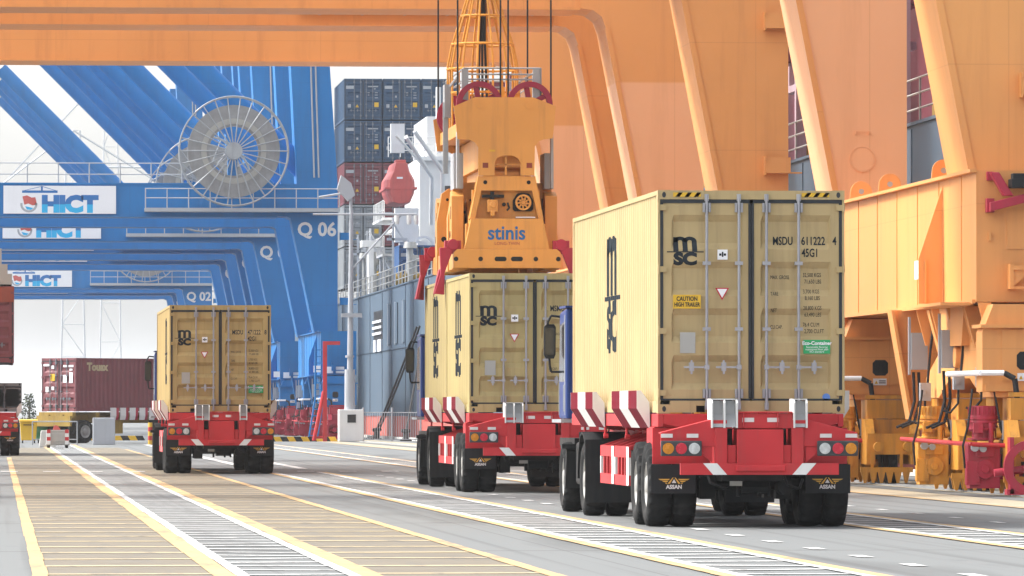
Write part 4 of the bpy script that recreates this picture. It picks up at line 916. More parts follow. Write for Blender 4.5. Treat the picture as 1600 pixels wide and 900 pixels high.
    for yy in (1.35, -1.75):                                   # shouldered frames behind the end housing
        g = MB(); q = [(1.07, 4.28), (1.07, 5.34), (.97, 5.92), (.84, 6.02), (.47, 6.05), (.47, 5.2), (.62, 4.28)]
        for sx in (-1, 1):
            g = MB(); g.prism([(sx * x, Z(z)) for x, z in q], yy, yy + .34); g.mat(1)
            for x, z, r_ in ((.93, 5.0, .055), (.86, 5.8, .03), (.98, 4.5, .04), (.74, 5.45, .03)): g.disc((sx * x, 0, Z(z)), r_, yy - .004, yy, 12)
            g.box(sx * .80 - .02, sx * .80 + .02, yy - .004, yy, Z(5.5), Z(5.72))
            g.build('shoulder_frame', [m, M['dark']], t, bevel=.012)
        for sx in (-1, 1):
            g = MB(); g.path([(sx * .55, yy - .05, Z(5.9)), (sx * .60, yy - .15, Z(5.4)), (sx * .70, yy - .12, Z(5.1)), (sx * .66, yy - .1, Z(4.7))], .035, 6); g.build('hydraulic_hose', M['rope'], t)
            g = MB(); g.path([(sx * .62, yy - .05, Z(5.7)), (sx * .72, yy - .12, Z(5.3)), (sx * .64, yy - .1, Z(4.9))], .025, 6); g.build('hydraulic_hose', M['rope'], t)
    # side girders
    for sx in (-1, 1):
        g = MB(); g.box(sx * 1.05, sx * .75, N + .36, -N - .36, Z(4.30), Z(4.66)); g.box(sx * .78, sx * .6, N + .4, -N - .4, Z(4.662), Z(5.2)); g.prism([(N + .4, Z(5.2)), (N + 1.6, Z(5.9)), (-N - 1.6, Z(5.9)), (-N - .4, Z(5.2))], sx * .72, sx * .62, 'yz')
        for q in (N + .7, -N - 1.3):
            g.prism([(q, Z(4.66)), (q + .6, Z(4.66)), (q + .6, Z(5.6)), (q + .4, Z(5.85)), (q, Z(5.75))], sx * 1.04, sx * .80, 'yz')
        g.build('side_girder', m, t, bevel=.01)
        g = MB()
        for q in (N + .7, -N - 1.3): g.tube((sx * 1.05, q + .35, Z(5.0)), (sx * 1.0, q + .35, Z(5.0)), .07, 10); g.box(sx * 1.045, sx * 1.03, q + .2, q + .3, Z(5.3), Z(5.55))
        g.build('pin_cover', M['dark'], t)
    # headblock: two cheek plates, sheaves, rails, ropes
    for s in (1, -1):
        a = -3.0 * s * .98; b = a + s * .06
        pts = [(-1.04, 7.48), (-.62, 7.66), (.52, 7.66), (.96, 7.49), (.90, 6.86), (.72, 6.84), (.62, 6.80), (.55, 6.70), (.54, 6.13), (.27, 6.13), (.27, 6.38), (.22, 6.47), (.12, 6.52), (-.08, 6.52), (-.19, 6.47), (-.24, 6.38), (-.24, 6.13), (-.56, 6.13), (-.56, 6.68), (-.63, 6.78), (-.74, 6.83), (-.96, 6.84)]
        g = MB(); g.prism([(x, Z(z)) for x, z in pts], a, b)
        for x in (-.53, .42): g.disc((x, 0, Z(7.5)), .065, a - s * .02, a, 18)
        hb = g.build('headblock_plate', m, t)
        for x in (-.42, .44):
            g = MB(); g.box(x - .055, x + .055, a - s * .004, a, Z(6.28), Z(6.38)); g.build('sensor_box', M['rust'], hb)
        g = MB(); g.box(-.2, .26, b + s * .05, b + s * .1, Z(6.34), Z(6.36)); g.box(-.03, .01, b + s * .05, b + s * .1, Z(6.14), Z(6.5)); g.box(-.23, .26, b + s * .3, b + s * .35, Z(6.13), Z(6.22)); g.build('window_bar', m, hb)
        if s == 1:
            g = MB(); g.box(-.35, -.23, a - .004, a, Z(6.60), Z(6.635)); g.build('yellow_notice', M['yellow'], hb)
        for x in (-.53, .46):
            c = (x, 0, Z(7.53)); g = MB(); g.ring(c, .34, .45, b + s * .06, b + s * .22, 40); g.disc(c, .10, b + s * .05, b + s * .24, 20)
            for k in range(5):
                q = k * 1.2566 + .5; u = Vector((math.cos(q), 0, math.sin(q))); p = Vector(c); pr = Vector((-math.sin(q), 0, math.cos(q))) * .05
                vs = [p + u * .08 + pr, p + u * .35 + pr, p + u * .35 - pr, p + u * .08 - pr]; g.prism([(v.x, v.z) for v in vs], b + s * .10, b + s * .18)
            g.build('sheave', M['purple'], t)
            for dx in (-.42, .42):
                g = MB(); yy = b + s * .14; g.tube((x + dx, yy, Z(7.53)), (x + dx + .0, yy, 22), .018, 6); g.build('hoist_rope', M['rope'], t)
    g = MB(); g.box(-.90, .85, -2.85, 2.85, Z(6.95), Z(7.2)); g.box(-.5, .5, -2.6, 2.6, Z(6.3), Z(6.92)); g.box(-.4, .4, -2.2, 2.2, Z(5.6), Z(6.3)); g.build('headblock_deck', m, t)
    for sx in (-1, 1):
        g = MB(); g.box(sx * .95, sx * .9, -2.5, -2.3, Z(5.9), Z(7.0)); g.box(sx * .98, sx * .80, -2.2, -1.2, Z(5.9), Z(6.6)); g.build('valve_cabinet', M['cabinet'], t)
    # guard rails on the headblock
    g = MB()
    for sx in (-.78, .62):
        g.prism([(-2.75, Z(7.45)), (-2.6, Z(7.45)), (-2.65, Z(8.22)), (-2.75, Z(8.22))], sx - .09, sx + .04, 'yz')
    for q in (-2.7, 2.3):
        for zz in (8.02, 8.12, 8.24): g.tube((-.80, q, Z(zz)), (.66, q, Z(zz)), .018, 6)
    for sx in (-.82, .68):
        for zz in (8.0, 8.24): g.tube((sx, -2.7, Z(zz)), (sx, 2.3, Z(zz)), .018, 6)
        for q in (-2.7, -1.0, .7, 2.3): g.tube((sx, q, Z(7.2)), (sx, q, Z(8.24)), .022, 6)
    g.box(-1.18, -1.08, -2.0, -1.9, Z(6.2), Z(7.6)); g.box(-1.16, -1.04, -2.1, -1.6, Z(7.3), Z(7.95)); g.tube((-1.06, -2.1, Z(7.9)), (-.9, -2.1, Z(8.1)), .03, 6)
    g.build('guard_rail', M['steel'], t)
    # flared cable basket
    g = MB(); n = 14; bc_ = (-.22, .4)
    def rr(z): return .34 if z > 9.3 else (.72 if z < 8.4 else .72 - (z - 8.4) / .9 * .38)
    ring_z = (7.95, 8.35, 8.7, 9.25)
    for k in range(n):
        q = 2 * math.pi * k / n; c, s_ = math.cos(q), math.sin(q)
        pts = [(bc_[0] + rr_ * c, bc_[1] + rr_ * s_, Z(z)) for z, rr_ in ((7.2, .70), (8.45, .70), (8.85, .62), (10.1, .22), (10.6, .20))]; g.path(pts, .022, 6)
    for z, r_ in ((7.9, .71), (8.38, .71), (8.88, .62), (9.45, .43), (10.1, .22)):
        pts = [(bc_[0] + r_ * math.cos(2 * math.pi * k / 20), bc_[1] + r_ * math.sin(2 * math.pi * k / 20), Z(z)) for k in range(21)]; g.path(pts, .024, 6)
    for k in range(6):
        q = 2 * math.pi * k / 6; g.box(bc_[0] + .7 * math.cos(q) - .05, bc_[0] + .7 * math.cos(q) + .05, bc_[1] + .7 * math.sin(q) - .04, bc_[1] + .7 * math.sin(q) + .04, Z(7.75), Z(8.0))
    g.build('cable_basket', M['orange_deep'], t)
    g = MB()
    for k in range(3): g.path([(bc_[0] - .1 + .1 * k, bc_[1], Z(7.4)), (bc_[0] - .05 + .05 * k, bc_[1] + .1, Z(9.0)), (bc_[0] - .02 + .03 * k, bc_[1], Z(20))], .026, 6)
    g.build('control_cable', M['rope'], t)
    return t
spreader((SX, SY, SZ), 'orange lifting frame with dark red pulley wheels hung above the middle truck')
# ------------------------------------------------------------------ container ship alongside (origin: waterline at its near end)
HX, HZ = 22.3, 8.5
def ship():
    t = thing('container_ship', (HX, 60, -3), 'grey-hulled container ship moored alongside the quay behind the cranes', 'ship')
    Z = lambda z: z + 3; X = lambda x: x - HX; Yl = lambda y: y - 60
    g = MB(); g.box(0, 30, 0, 470, Z(1.25), Z(HZ)).mat(1).box(.05, 30, .05, 469.9, Z(-4), Z(1.245)).mat(0)
    k = 4.0
    while k < 465: g.box(-.03, .01, k, k + .10, Z(1.3), Z(HZ - .1)); k += random.choice((6.5, 9.0, 12.0))
    g.box(-.05, .01, 1, 469, Z(5.0), Z(5.05)); g.box(-.06, .5, .5, 469.5, Z(HZ - .02), Z(HZ + .06))
    hull = g.build('hull', [M['hull'], M['antifoul']], t)
    # side openings and slots in the hull
    g = MB(); a = px(588, 500, 370).y
    for y in (371.0,):
        y = Yl(y); g.box(-.012, .03, y - 4.3, y + 4.3, Z(5.6), Z(7.4)).mat(1)
        for q in range(3): g.box(-.10, -.02, y - 4.0, y + 4.5, Z(6.0 + q * .35), Z(6.14 + q * .35))
        g.box(-.12, -.02, y - 4.2, y - 1.0, Z(5.0), Z(5.7)); g.box(-.12, -.02, y + 1.0, y + 3.0, Z(5.0), Z(5.7))
    g.build('hull_opening', [M['dark'], M['sheet']], t)
    for yy in (360.0, 353.5, 347.0):
        y = Yl(yy); g = MB(); g.box(-.06, -.03, y - .9, y + .9, Z(5.3), Z(7.6)).mat(1).box(-.07, -.03, y + .9, y + 1.15, Z(5.25), Z(7.65)); g.build('hull_slot', [M['hull'], M['cabinet']], t)
    g = MB(); 
    for y in range(120, 425, 3): g.tube((.12, Yl(y), Z(HZ)), (.12, Yl(y), Z(HZ + 1.15)), .03, 5)
    for z in (.4, .78, 1.15): g.tube((.12, Yl(105), Z(HZ + z)), (.12, Yl(424), Z(HZ + z)), .028, 5)
    g.build('deck_railing', M['plate'], t)
    # maroon hatch coamings and lashing bridges towards the bow
    g = MB(); g.box(2.2, 28, Yl(122), Yl(322), Z(HZ), Z(12.3))
    for y in range(124, 322, 14): g.box(1.5, 28, Yl(y), Yl(y + 1.1), Z(12.3), Z(17.5)); g.box(1.3, 2.0, Yl(y - .6), Yl(y + 1.6), Z(14.2), Z(14.5)); g.box(1.3, 2.0, Yl(y - .6), Yl(y + 1.6), Z(16.8), Z(17.1))
    g.build('hatch_coaming', M['shipmaroon'], t)
    g = MB()
    mauve = paint('pale_mauve_steel', (0.34, 0.25, 0.29), 0.55, 0.1, 0.3)
    for y in range(126, 322, 7):
        g = MB(); g.box(.75, 1.05, Yl(y), Yl(y + .35), Z(HZ), Z(16.5)); g.box(.76, 1.25, Yl(y + .35), Yl(y + 2.8), Z(10.8), Z(11.0)); g.box(.8, 1.25, Yl(y + 2), Yl(y + 2.8), Z(11.0), Z(11.6)); g.build('lashing_post', mauve, t)
    g = MB()
    for y in range(131, 322, 13): g = MB(); g.box(1.1, 1.5, Yl(y), Yl(y + .6), Z(HZ), Z(9.9)); g.build('deck_locker', M['dullyellow'], t)
    # white accommodation block, wing and davit posts
    g = MB(); g.box(2.9, 28, Yl(378), Yl(392), Z(HZ), Z(16.7)); g.box(2.5, 28, Yl(377.6), Yl(378), Z(16.5), Z(16.75)); g.box(1.6, 2.9, Yl(378.4), Yl(391), Z(12.4), Z(12.6)); g.box(3.4, 28, Yl(379), Yl(391), Z(16.7), Z(19.2))
    g.build('accommodation_block', M['white'], t)
    g = MB()
    for z in (17.1, 17.5, 17.9): g.tube((1.0, Yl(377.7), Z(z)), (9, Yl(377.7), Z(z)), .03, 5)
    for k in range(12): g.tube((1.0 + k * .72, Yl(377.7), Z(16.7)), (1.0 + k * .72, Yl(377.7), Z(17.9)), .03, 5)
    g.build('bridge_railing', M['white'], t)
    g = MB()
    for k in range(5): g.box(4.2 + k * 1.3, 4.9 + k * 1.3, Yl(377.97), Yl(377.995), Z(14.3), Z(15.0)); g.box(4.2 + k * 1.3, 4.9 + k * 1.3, Yl(377.97), Yl(377.995), Z(11.3), Z(12.0))
    g.build('window_row', M['glass'], t)
    g = MB(); g.box(.9, 2.3, Yl(369.8), Yl(370.6), Z(11.4), Z(13.4)); g.box(1.2, 1.9, Yl(370), Yl(371), Z(HZ), Z(11.4)); g.box(2.3, 2.9, Yl(371), Yl(378), Z(11.2), Z(11.5)); g.path([(1.3, Yl(366), Z(17.4)), (3.0, Yl(369), Z(15.2)), (3.1, Yl(371), Z(12.5))], .12, 8); g.path([(1.3, Yl(358.5), Z(17.4)), (3.0, Yl(360), Z(15.2)), (3.1, Yl(361), Z(12.5))], .12, 8); g.box(.6, 1.4, Yl(368.8), Yl(369.4), Z(16.6), Z(18.3)); g.path([(.7, Yl(366), Z(17.5)), (3.2, Yl(377), Z(16.0))], .08, 6)
    g.build('davit', M['white'], t); g = MB(); g.lathe([(-.12, .45), (.12, .45), (.12, .60), (-.12, .60)], (2.6, Yl(369.7), Z(11.2)), 'y', 20, None, True); g.build('ring_buoy', M['white'], t); g = MB(); g.box(.2, .5, Yl(384), Yl(386), Z(HZ), Z(11.5)); g.box(-.2, .9, Yl(384), Yl(386.5), Z(11.5), Z(11.9)); g.build('deck_post', M['white'], t); g = MB()
    g.tube((3.6, Yl(372), Z(16.7)), (3.6, Yl(372), Z(20.6)), .16, 8)
    g.build('mast', M['white'], t)
    for y, x, h, r_ in ((356, .9, 2.2, .28), (362, 1.5, 1.6, .22), (393, 1.0, 3.2, .3), (388, .8, 2.0, .2), (397, .7, 2.6, .25)):
        g = MB(); g.tube((x, Yl(y), Z(HZ)), (x, Yl(y), Z(HZ + h)), r_ * .6, 10); g.tube((x, Yl(y), Z(HZ + h)), (x, Yl(y), Z(HZ + h + .35)), r_ * 1.5, 12, r_ * 1.2); g.build('ventilator', M['plate'], t)
    for y, x in ((387, .4), (392, .5), (401, .45), (404, 1.5), (366, .5)):
        g = MB(); g.box(x, x + .12, Yl(y), Yl(y + .12), Z(HZ), Z(HZ + 4.2)); g.box(x - .3, x + .9, Yl(y), Yl(y + .1), Z(HZ + 2.9), Z(HZ + 3.05)); g.tube((x, Yl(y), Z(HZ + 4.0)), (x + 1.3, Yl(y + .5), Z(HZ + 2.0)), .06, 6); g.tube((x + .9, Yl(y), Z(HZ)), (x + .9, Yl(y), Z(HZ + 3.0)), .07, 6); g.build('lashing_gantry', M['farsteel'], t)
    for z in (11.0, 13.2):
        g = MB(); g.box(1.2, 4, Yl(386), Yl(397), Z(z), Z(z + .14))
        for k in range(8): g.tube((1.25, Yl(386 + k * 1.5), Z(z + .14)), (1.25, Yl(386 + k * 1.5), Z(z + 1.2)), .03, 5)
        for q in (.6, 1.2): g.tube((1.25, Yl(386), Z(z + q)), (1.25, Yl(396.8), Z(z + q)), .03, 5)
        g.build('side_gallery', M['white'], t)
    for k in range(3):
        g = MB(); g.lathe([(-.5, .001), (-.5, .42), (-.4, .42), (-.4, .22), (.4, .22), (.4, .42), (.5, .42), (.5, .001)], (1.2, Yl(366 - k * 4), Z(HZ + .6)), 'x', 16); g.box(.8, 1.6, Yl(365.6 - k * 4), Yl(366.4 - k * 4), Z(HZ), Z(HZ + .35)); g.build('mooring_winch', M['dullyellow'], t)
    g = MB(); g.box(1.0, 26, Yl(398), Yl(407.5), Z(HZ), Z(9.4)); g.build('hatch_cover', M['hull'], t)
    return t
ship()
lb = thing('lifeboat', (HX + .58, 359.0, 13.35), 'faded red enclosed lifeboat hanging in its davits above the grey hull', 'lifeboat')
g = MB(); n = 16; secs = [(-.0, .78, .95), (.6, .97, .98), (2.0, 1.05, 1.0), (5.4, 1.05, 1.0), (6.6, .92, .98), (7.4, .5, .9)]
def loft(g, secs, prof):
    vs = []; m = len(prof)
    for y, sx, sz in secs:
        for a, b in prof: vs.append((a * sx, y, b * sz))
    fs = [(i * m + j, i * m + (j + 1) % m, (i + 1) * m + (j + 1) % m, (i + 1) * m + j) for i in range(len(secs) - 1) for j in range(m)] + [list(range(m)), [len(vs) - m + j for j in range(m)]]
    g.add(vs, fs)
loft(g, secs, [(-.98, .95), (-.92, .6), (-.66, .05), (-.2, -.05), (.2, -.05), (.66, .05), (.92, .6), (.98, .95)]); g.build('hull', M['orangered'], lb, bevel=.05)
g = MB(); loft(g, [(y + .0, s, 1) for y, s, _ in secs], [(1.0, .97), (.96, 1.50), (.62, 2.05), (.46, 2.60), (-.46, 2.60), (-.62, 2.05), (-.96, 1.50), (-1.0, .97)]); g.box(-.35, .35, .5, 2.2, 2.55, 2.8); g.build('canopy', M['orangered'], lb, bevel=.04)
g = MB(); g.box(-1.08, 1.08, -.02, 7.0, .88, 1.02); g.box(-.06, .06, -.05, .3, .1, .88); g.build('fender', M['orangered'], lb)
g = MB(); g.box(-.3, .1, -.02, .1, 1.55, 1.67); g.build('hatch_marking', M['sheet'], lb)
lb.scale = (.84, .84, .88)

# stacks of boxes on the ship's stern
proto = {}
def ship_box(col, loc, label, L=12.19, H=2.66, grp='containers stacked on the ship'):
    if (col, L) not in proto:
        c = container('shipping_container', L, H, col, loc, label, grp, full=False, side_logo=False, handles=True)
        g = MB()
        for x, z, wd, h in ((-.86, 2.1, .5, .2), (.45, 2.15, .3, .08), (.8, 2.15, .34, .08), (.75, 2.0, .12, .06), (.35, 1.75, .14, .05), (.35, 1.6, .1, .05), (.85, 1.75, .2, .05), (.85, 1.6, .2, .05), (.85, 1.42, .2, .05), (-.38, 1.5, .12, .14), (-.9, .9, .2, .22)): g.box(x - wd / 2, x + wd / 2, .008, .017, z - h / 2, z + h / 2)
        g.mat(1); g.box(.72, 1.0, .007, .016, .82, 1.12); g.prism([(-.5, .8), (-.28, .8), (-.39, 1.0)], .007, .016); g.build('white_marking', [M['markfar'], M['yellow']], c)
        proto[(col, L)] = c; return c
    c = copy_tree(proto[(col, L)], loc, label)
    return c
words = ['left', 'middle', 'right']
tiers = [('navy', 'navy', 'navy'), ('navy', 'navy', 'maroon'), ('maroon', 'maroon', 'navy'), ('grey', 'maroon', 'navy'), ('grey', 'grey', 'maroon')]
tn = ['top', 'second', 'third', 'fourth', 'bottom']
cn = {'navy': 'slate blue', 'maroon': 'maroon', 'grey': 'grey'}
for i, row in enumerate(tiers):
    for j, c in enumerate(row):
        ship_box(c, (HX + 1.30 + j * 2.50, 409, 23.1 - (i + 1) * 2.727), f"{cn[c]} container, {tn[i]} tier of the ship's stack, {['column beside the blue crane', 'middle column', 'column beside the lifting frame'][j]}")
ship_box('royal', (24.55, 368, HZ + .02), "bright blue short container on the ship's deck below the lifeboat", 6.058)

# mooring ropes, quay furniture
def rope(a, b, sag, label, grp='mooring ropes'):
    g = MB(); a, b = Vector(a), Vector(b); pts = []
    for k in range(13):
        u = k / 12; p = a.lerp(b, u); p.z -= sag * 4 * u * (1 - u); pts.append(p)
    g.path(pts, .055, 6); tag(g.build('mooring_rope', M['rope']), label, 'rope', grp)
rope((20.2, 338, .45), (22.25, 336.0, 6.0), .12, 'black mooring rope up to the ship hull, upper of a close pair')
rope((20.35, 338.3, .45), (22.24, 333.6, 6.0), .14, 'black mooring rope up to the ship hull, lower of a close pair')
rope((20.7, 321, .4), (22.2, 331, 5.4), .1, 'single thin mooring rope nearer the middle truck cab')
for x, y, lab in ((20.25, 338.2, 'dark bollard holding the paired mooring ropes'), (20.7, 321, 'dark bollard holding the single mooring rope')):
    b = thing('mooring_bollard', (x, y, 0), lab, 'bollard', 'bollards on the quay')
    g = MB(); g.lathe([(0, .30), (.06, .30), (.08, .18), (.4, .16), (.5, .26), (.6, .24), (.64, .001)], (0, 0, 0), 'z', 18); g.build('post', M['dark'], b)
pl = thing('camera_pole', (17.62, 316, 0), 'tall grey pole with camera arm on a white concrete block near the quay', 'pole')
g = MB(); g.box(-.62, .62, -.6, .6, 0, 1.6); g.build('base', M['white'], pl, bevel=.04)
g = MB(); g.box(-.2, .22, -.63, -.602, .95, 1.35); g.build('control_box', M['dark'], pl)
g = MB(); g.tube((-.05, 0, 1.6), (.02, 0, 11.6), .17, 14, .09); g.tube((-.05, 0, 1.6), (-.05, 0, 3.6), .27, 14, .26); g.tube((-.06, 0, 4.2), (-.06, 0, 4.3), .22, 12); g.box(-.5, .55, -.3, -.1, 6.2, 6.4); g.build('post', M['cabinet'], pl)
g = MB(); g.tube((0, 0, 11.35), (3.3, -.1, 11.35), .06, 8); g.tube((.05, 0, 8.6), (2.5, -.1, 11.3), .045, 8); g.tube((-1.9, 0, 11.35), (0, 0, 11.35), .05, 8); g.build('arm', M['cabinet'], pl)
for x in (2.3, 2.9, 3.25):
    g = MB(); g.tube((x, -.1, 11.0), (x, -.1, 11.3), .12, 10); g.tube((x, -.1, 10.85), (x, -.1, 11.0), .08, 10, .12); g.build('camera', M['white'], pl)
g = MB(); g.prism([(-.7, 12.6), (-.15, 12.0), (.2, 12.3), (.0, 12.9), (-.5, 13.3)], -.3, .3); g.tube((-1.6, 0, 12.2), (-.4, 0, 12.4), .06, 6); g.tube((0, 0, 11.5), (0, 0, 12.4), .08, 8); g.build('loudspeaker', M['cabinet'], pl)

fn = thing('quay_fence', (18.35, 318, 0), 'low dark bar fence beside the white pole block, in front of the ship', 'fence')
g = MB()
for zz in (.1, 1.45): g.tube((0, 0, zz), (2.9, 0, zz), .025, 6)
for k in range(25): g.tube((k * .12, 0, .1), (k * .12, 0, 1.45), .013, 5)
g.build('bar_panel', M['cabinet'], fn)
for xx in (0, 1.45, 2.9): g = MB(); g.tube((xx, 0, 0), (xx, 0, 1.7), .05, 8); g.build('fence_post', M['cabinet'], fn)
gf = thing('red_gate_frame', (16.3, 315.5, 0), 'red steel frame with leaning brace standing before the striped kerb', 'frame')
g = MB(); g.box(-.10, .10, -.08, .08, 0, 5.0); g.build('post', M['red'], gf)
g = MB(); g.box(.1, .75, -.07, .07, 4.82, 5.0); g.build('top_bar', M['red'], gf)
g = MB(); g.tube((-.05, 0, 2.5), (-.55, -.1, .05), .10, 8); g.tube((-.52, -.1, .2), (-.1, 0, .2), .06, 6); g.build('brace', M['red'], gf)
ld = thing('access_ladder', (15.7, 317, 0), 'blue steel ladder leaning beside the red frame below the blue crane', 'ladder')
g = MB()
for s in (0, .42): g.path([(s - .15, 0, 0), (s + .2, 0, 2.2), (s + .2, 0, 4.8)], .045, 6)
g.build('side_rail', M['blue'], ld)
g = MB()
for k in range(14): zz = .3 + k * .33; o = -.15 + min(zz, 2.2) / 2.2 * .35; g.tube((o, 0, zz), (o + .42, 0, zz), .025, 5)
g.build('rung', M['blue'], ld)

def kerb(x0, x1, y, label):
    g = MB(); n = max(2, round((x1 - x0) / .36)); st = (x1 - x0) / n
    for k in range(n):
        g.mat(k % 2); a = x0 + k * st - x0; g.prism([(a, 0), (a + st, 0), (a + st - .14, .24), (a - .14, .24)], -.12, .12)
    o = g.build('striped_kerb', [M['yellow'], M['dark']], None, (x0, y, 0)); tag(o, label, 'kerb', 'striped kerbs')
kerb(13.2, 17.0, 316.6, 'yellow and black striped kerb under the blue crane, ending at the white pole block')
kerb(3.9, 5.1, 330, 'yellow and black striped kerb behind the thin metal barrier')
kerb(6.15, 7.7, 330, 'yellow and black striped kerb beside the pale grey block')

def bin_(loc, w, label, col):
    t = thing('waste_bin', loc, label, 'bin', 'wheeled waste bins')
    g = MB(); g.prism([(-w * .42, .14), (w * .42, .14), (w * .5, 1.0), (-w * .5, 1.0)], -.35, .35); g.build('body', M[col], t, bevel=.03)
    g = MB(); g.prism([(-.40, 1.0), (.40, 1.0), (.38, 1.06), (.15, 1.14), (-.38, 1.10)], -w * .53, w * .53, 'yz'); g.build('lid', M[col], t, bevel=.02)
    for x in (-w * .34, w * .34):
        for y in (-.25, .25):
            g = MB(); g.lathe([(-.03, .001), (-.03, .08), (.03, .08), (.03, .001)], (x, y, .08), 'x', 14); g.build('wheel', M['dark'], t)
    g = MB(); g.box(-w * .3, w * .3, -.40, -.36, .85, .89); g.build('handle', M['dark'], t)
    return t
bin_((1.50, 300, 0), .82, 'yellow wheeled waste bin next to the larger green bin', 'yellow'); bin_((2.35, 302, 0), 1.1, 'green wheeled waste bin next to the yellow bin', 'green')
br = thing('utility_cart', (2.50, 260, 0), 'small pale utility cart with red and white marker posts on the lane', 'cart')
g = MB(); g.box(-.46, .46, -.1, 1.9, .16, .74); g.box(-.30, .30, -.125, -.101, .26, .60); g.box(-.5, .5, -.06, 1.8, .12, .17); g.build('body', M['plate'], br, bevel=.03)
g = MB(); g.prism([(-.2, .742), (.12, .742), (.0, .92), (-.15, .94)], .1, .7); g.build('top_cover', M['orangered'], br)
for x in (-.38, .36):
    for y in (.1, 1.6):
        g = MB(); g.lathe([(-.06, .001), (-.06, .12), (-.04, .15), (.04, .15), (.06, .12), (.06, .001)], (x, y, .15), 'x', 18); g.build('wheel', M['tyre'], br)
    g = MB()
    for k in range(4): g.mat(k % 2); g.box(x - .075, x + .075, -.19, -.13, .16 + k * .15, .31 + k * .15)
    g.build('marker_post', [M['white'], M['red']], br)
b2 = thing('concrete_barrier', (2.2, 268, 0), 'pale concrete barrier block just behind the small utility cart', 'barrier')
g = MB(); g.prism([(-.42, 0), (.3, 0), (.2, .7), (-.34, .7)], -.4, .4); g.build('block', M['concrete'], b2, bevel=.03)
cb = thing('crowd_barrier', (2.6, 285, 0), 'thin grey metal barrier between the bins and the grey block', 'barrier')
g = MB(); g.path([(-1.0, 0, 0), (-1.0, 0, 1.05), (1.0, 0, 1.05), (1.0, 0, 0)], .028, 6); g.tube((-1, 0, .25), (1, 0, .25), .022, 6)
g.build('frame', M['steel'], cb)
gb = thing('grey_block', (4.85, 287, 0), 'pale grey concrete block under the maroon container side', 'block')
g = MB(); g.box(-.52, .48, -.4, .4, 0, 1.22); g.build('block', M['cabinet'], gb, bevel=.03)
sp_ = thing('marker_post', (6.92, 287, 0), 'short red and yellow striped post beside the departing truck', 'post')
g = MB()
for k in range(5): g.mat(k % 2); g.tube((0, 0, k * .2), (0, 0, k * .2 + .2), .1, 10)
g.build('post', [M['yellow'], M['red']], sp_)

# maroon container turned across the yard on a yellow trailer
ang = R(-49); ux, uy = Vector((math.cos(ang), math.sin(ang), 0)), Vector((-math.sin(ang), math.cos(ang), 0))
cor = Vector((3.73, 300, 1.5)); cc = cor - ux * 1.219
tx = container('shipping_container', 6.058, 2.53, 'maroon', cc, 'maroon container with a cream name on its side, set crosswise on a yellow trailer', 'maroon container', rz=ang, full=False, side_logo=False)
wallR = [k for k in bpy.data.objects if k.parent == tx and k.name.startswith('side_wall')][1]
o = lettering([('Touax', 1.35, 2.10, .50, .03, 0, 'CENTER', 1.0)], 'painted_name', M['mk_pale'], None, 'rear', 0)
o.parent = wallR
for v in o.data.vertices: v.co = (1.219 + .004, v.co.x, v.co.z)
dr = [k for k in bpy.data.objects if k.parent == tx and k.name.startswith('door')]
g = MB()
for x, z, wd, h in ((-.9, 2.2, .4, .1), (-.45, 2.1, .2, .16), (.45, 2.15, .3, .1), (.85, 2.15, .34, .1), (.85, 1.98, .2, .08), (-.85, 1.05, .2, .25), (-.45, 1.1, .2, .16), (.42, 1.55, .28, .36), (.85, 1.6, .24, .5)): g.box(x - wd / 2, x + wd / 2, .006, .017, z - h / 2, z + h / 2)
g.mat(1).box(-.6, -.3, .004, .016, 1.45, 1.78); g.build('white_marking', [M['sheet'], M['yellow']], dr[0])
yt = thing('yellow_trailer', (cc.x, cc.y, 0), 'yellow trailer with dark wheels under the maroon container', 'trailer', None, ang)
g = MB(); g.box(-.6, -.4, -.3, 9.5, .95, 1.35); g.box(.4, .6, -.3, 9.5, .95, 1.35)
for k in range(7): g.box(-1.2, 1.2, -.2 + k * 1.5, k * 1.5, 1.2, 1.47)
g.box(1.0, 1.2, 1.6, 3.0, .45, 1.1); g.box(-1.2, 1.2, -.35, -.25, .8, 1.3); g.build('frame', M['dullyellow'], yt)
for y in (.6, 1.9):
    for s in (-1, 1): wheel(yt, s * 1.1, y, out=s); wheel(yt, s * .8, y, out=s)
for k in range(6):
    g = MB(); y = 2.1 + k * .62
    g.prism([(1.30, 1.1), (1.36, 1.3), (1.36, 1.68), (1.30, 1.68)], y, y + .34).mat(1); g.prism([(1.30, 1.1), (1.36, 1.3), (1.36, 1.68), (1.30, 1.68)], y + .342, y + .5); g.build('side_guide', [M['white'], M['crimson']], yt)
g = MB(); g.box(.62, 1.25, 5.2, 6.4, .55, 1.18); g.build('tool_box', M['dark'], yt)

# rusty container hanging at the photo's edge, low grey half-height box on the truck below
HYX, HYY = -.64, 215.0
hc = container('shipping_container', 12.19, 2.591, 'maroon', (HYX, HYY, 3.15), 'rusty maroon container hanging from a lifting frame at the photo edge', 'hanging container', full=False, side_logo=False)
g = MB(); g.box(-1.222, 1.222, -.006, .0, 2.05, 2.56); g.build('rust_patch', M['rust'], hc)
hsp = thing('container_spreader', (HYX, HYY + 6.1, 5.741), 'pale lifting frame cut by the photo edge, holding the rusty container', 'spreader', 'container spreaders')
g = MB(); g.box(-1.15, 1.15, -6.1, 6.1, .06, .42); g.box(-1.0, 1.0, -5.9, 5.9, .422, .75); g.box(-.8, .8, -1.2, 1.2, .75, 1.4); g.build('main_beam', M['plate'], hsp)
for x in (-1.0, 1.0):
    for y in (-5.8, 5.8):
        g = MB(); g.box(x - .12, x + .12, y - .12, y + .12, .002, .06); g.build('twistlock', M['dark'], hsp)
for x in (-.7, .7):
    g = MB(); g.tube((x, 0, 1.4), (x, 0, 22), .03, 6); g.build('hoist_rope', M['rope'], hsp)
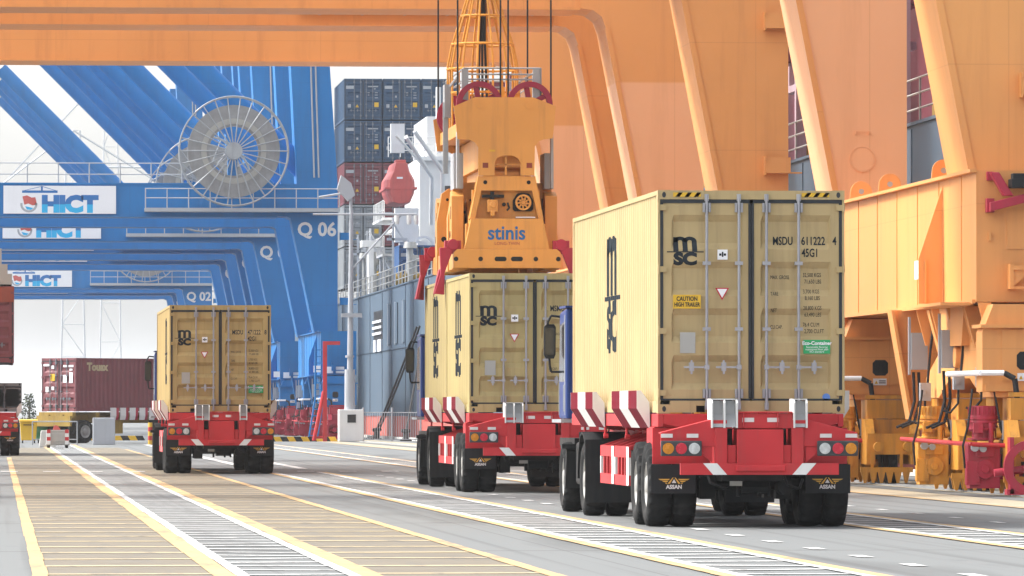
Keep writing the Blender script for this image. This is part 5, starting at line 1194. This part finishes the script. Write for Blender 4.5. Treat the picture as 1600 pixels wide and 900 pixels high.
hb = container('shipping_container', 6.058, 1.02, 'grey', (-.35, 221.0, DECK), 'low grey half-height container on the truck under the hanging rusty container', 'low grey container', full=False, side_logo=False, handles=False)

# tree beyond the yard and far pale lattice cranes
tr_ = thing('pine_tree', (2.35, 470, 0), 'small grey-green tree beside the maroon container end', 'tree')
g = MB(); g.tube((0, 0, 0), (.1, 0, 3.6), .14, 8, .05)
for k in range(9): a = k * 2.4; z = 1.0 + k * .28; g.tube((.02 * k * .3, 0, z), (.6 * math.cos(a), .6 * math.sin(a), z + .4), .04, 5, .015)
g.build('trunk', M['bark'], tr_)
g = MB()
for k in range(520):
    z = random.uniform(.7, 4.3); rmax = .35 + .5 * (1 - abs(z - 1.9) / 2.5); a = random.uniform(0, 6.283); r_ = rmax * math.sqrt(random.random()); c = Vector((r_ * math.cos(a), r_ * math.sin(a), z))
    d = Vector((random.gauss(0, 1), random.gauss(0, 1), random.gauss(0, 1))).normalized(); e = clean(d.orthogonal()); f = d.cross(e); s = random.uniform(.06, .14)
    g.quad(c + e * s, c + f * s, c - e * s, c - f * s)
g.build('crown', M['leaf'], tr_); tr_.scale = (.8, .8, .66)
def lattice_crane(x, y, h, wd, label):
    t = thing('lattice_crane', (x, y, 0), label, 'crane', 'pale lattice cranes far behind')
    g = MB()
    for cx in (0, wd):
        for dx in (-2, 2):
            g.tube((cx + dx, 0, 0), (cx + dx * .5, 0, h), .13, 6)
        n = 9
        for k in range(n):
            z0, z1 = h * k / n, h * (k + 1) / n; s0, s1 = 2 - z0 / h, 2 - z1 / h; sg = 1 if k % 2 else -1
            g.tube((cx - s0 * sg, 0, z0), (cx + s1 * sg, 0, z1), .07, 5); g.tube((cx - s1, 0, z1), (cx + s1, 0, z1), .06, 5)
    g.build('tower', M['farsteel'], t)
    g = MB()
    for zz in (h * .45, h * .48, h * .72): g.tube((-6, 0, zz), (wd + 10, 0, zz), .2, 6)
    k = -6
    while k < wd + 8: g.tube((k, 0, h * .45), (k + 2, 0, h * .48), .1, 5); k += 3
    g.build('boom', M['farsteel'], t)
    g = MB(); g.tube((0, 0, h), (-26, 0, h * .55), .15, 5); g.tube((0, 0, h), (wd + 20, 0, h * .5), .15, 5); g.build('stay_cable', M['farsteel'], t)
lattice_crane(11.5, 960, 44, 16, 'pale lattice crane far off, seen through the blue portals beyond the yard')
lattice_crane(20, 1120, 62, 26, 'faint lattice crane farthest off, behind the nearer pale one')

# ------------------------------------------------------------------ haze: one closed box of even, pale air
hz = bpy.data.materials.new('pale_sea_haze'); hz.use_nodes = True
N = hz.node_tree.nodes; N.clear(); out = N.new('ShaderNodeOutputMaterial'); pv = N.new('ShaderNodeVolumePrincipled')
pv.inputs['Color'].default_value = (0.93, 0.95, 0.98, 1); pv.inputs['Density'].default_value = 0.0001; pv.inputs['Anisotropy'].default_value = 0.2
hz.node_tree.links.new(pv.outputs[0], out.inputs['Volume'])
g = MB(); g.box(-4000, 4000, -60, 12000, -8, 66); o = g.build('haze', hz); tag(o, 'pale sea haze over the whole port', 'haze', None, 'stuff')
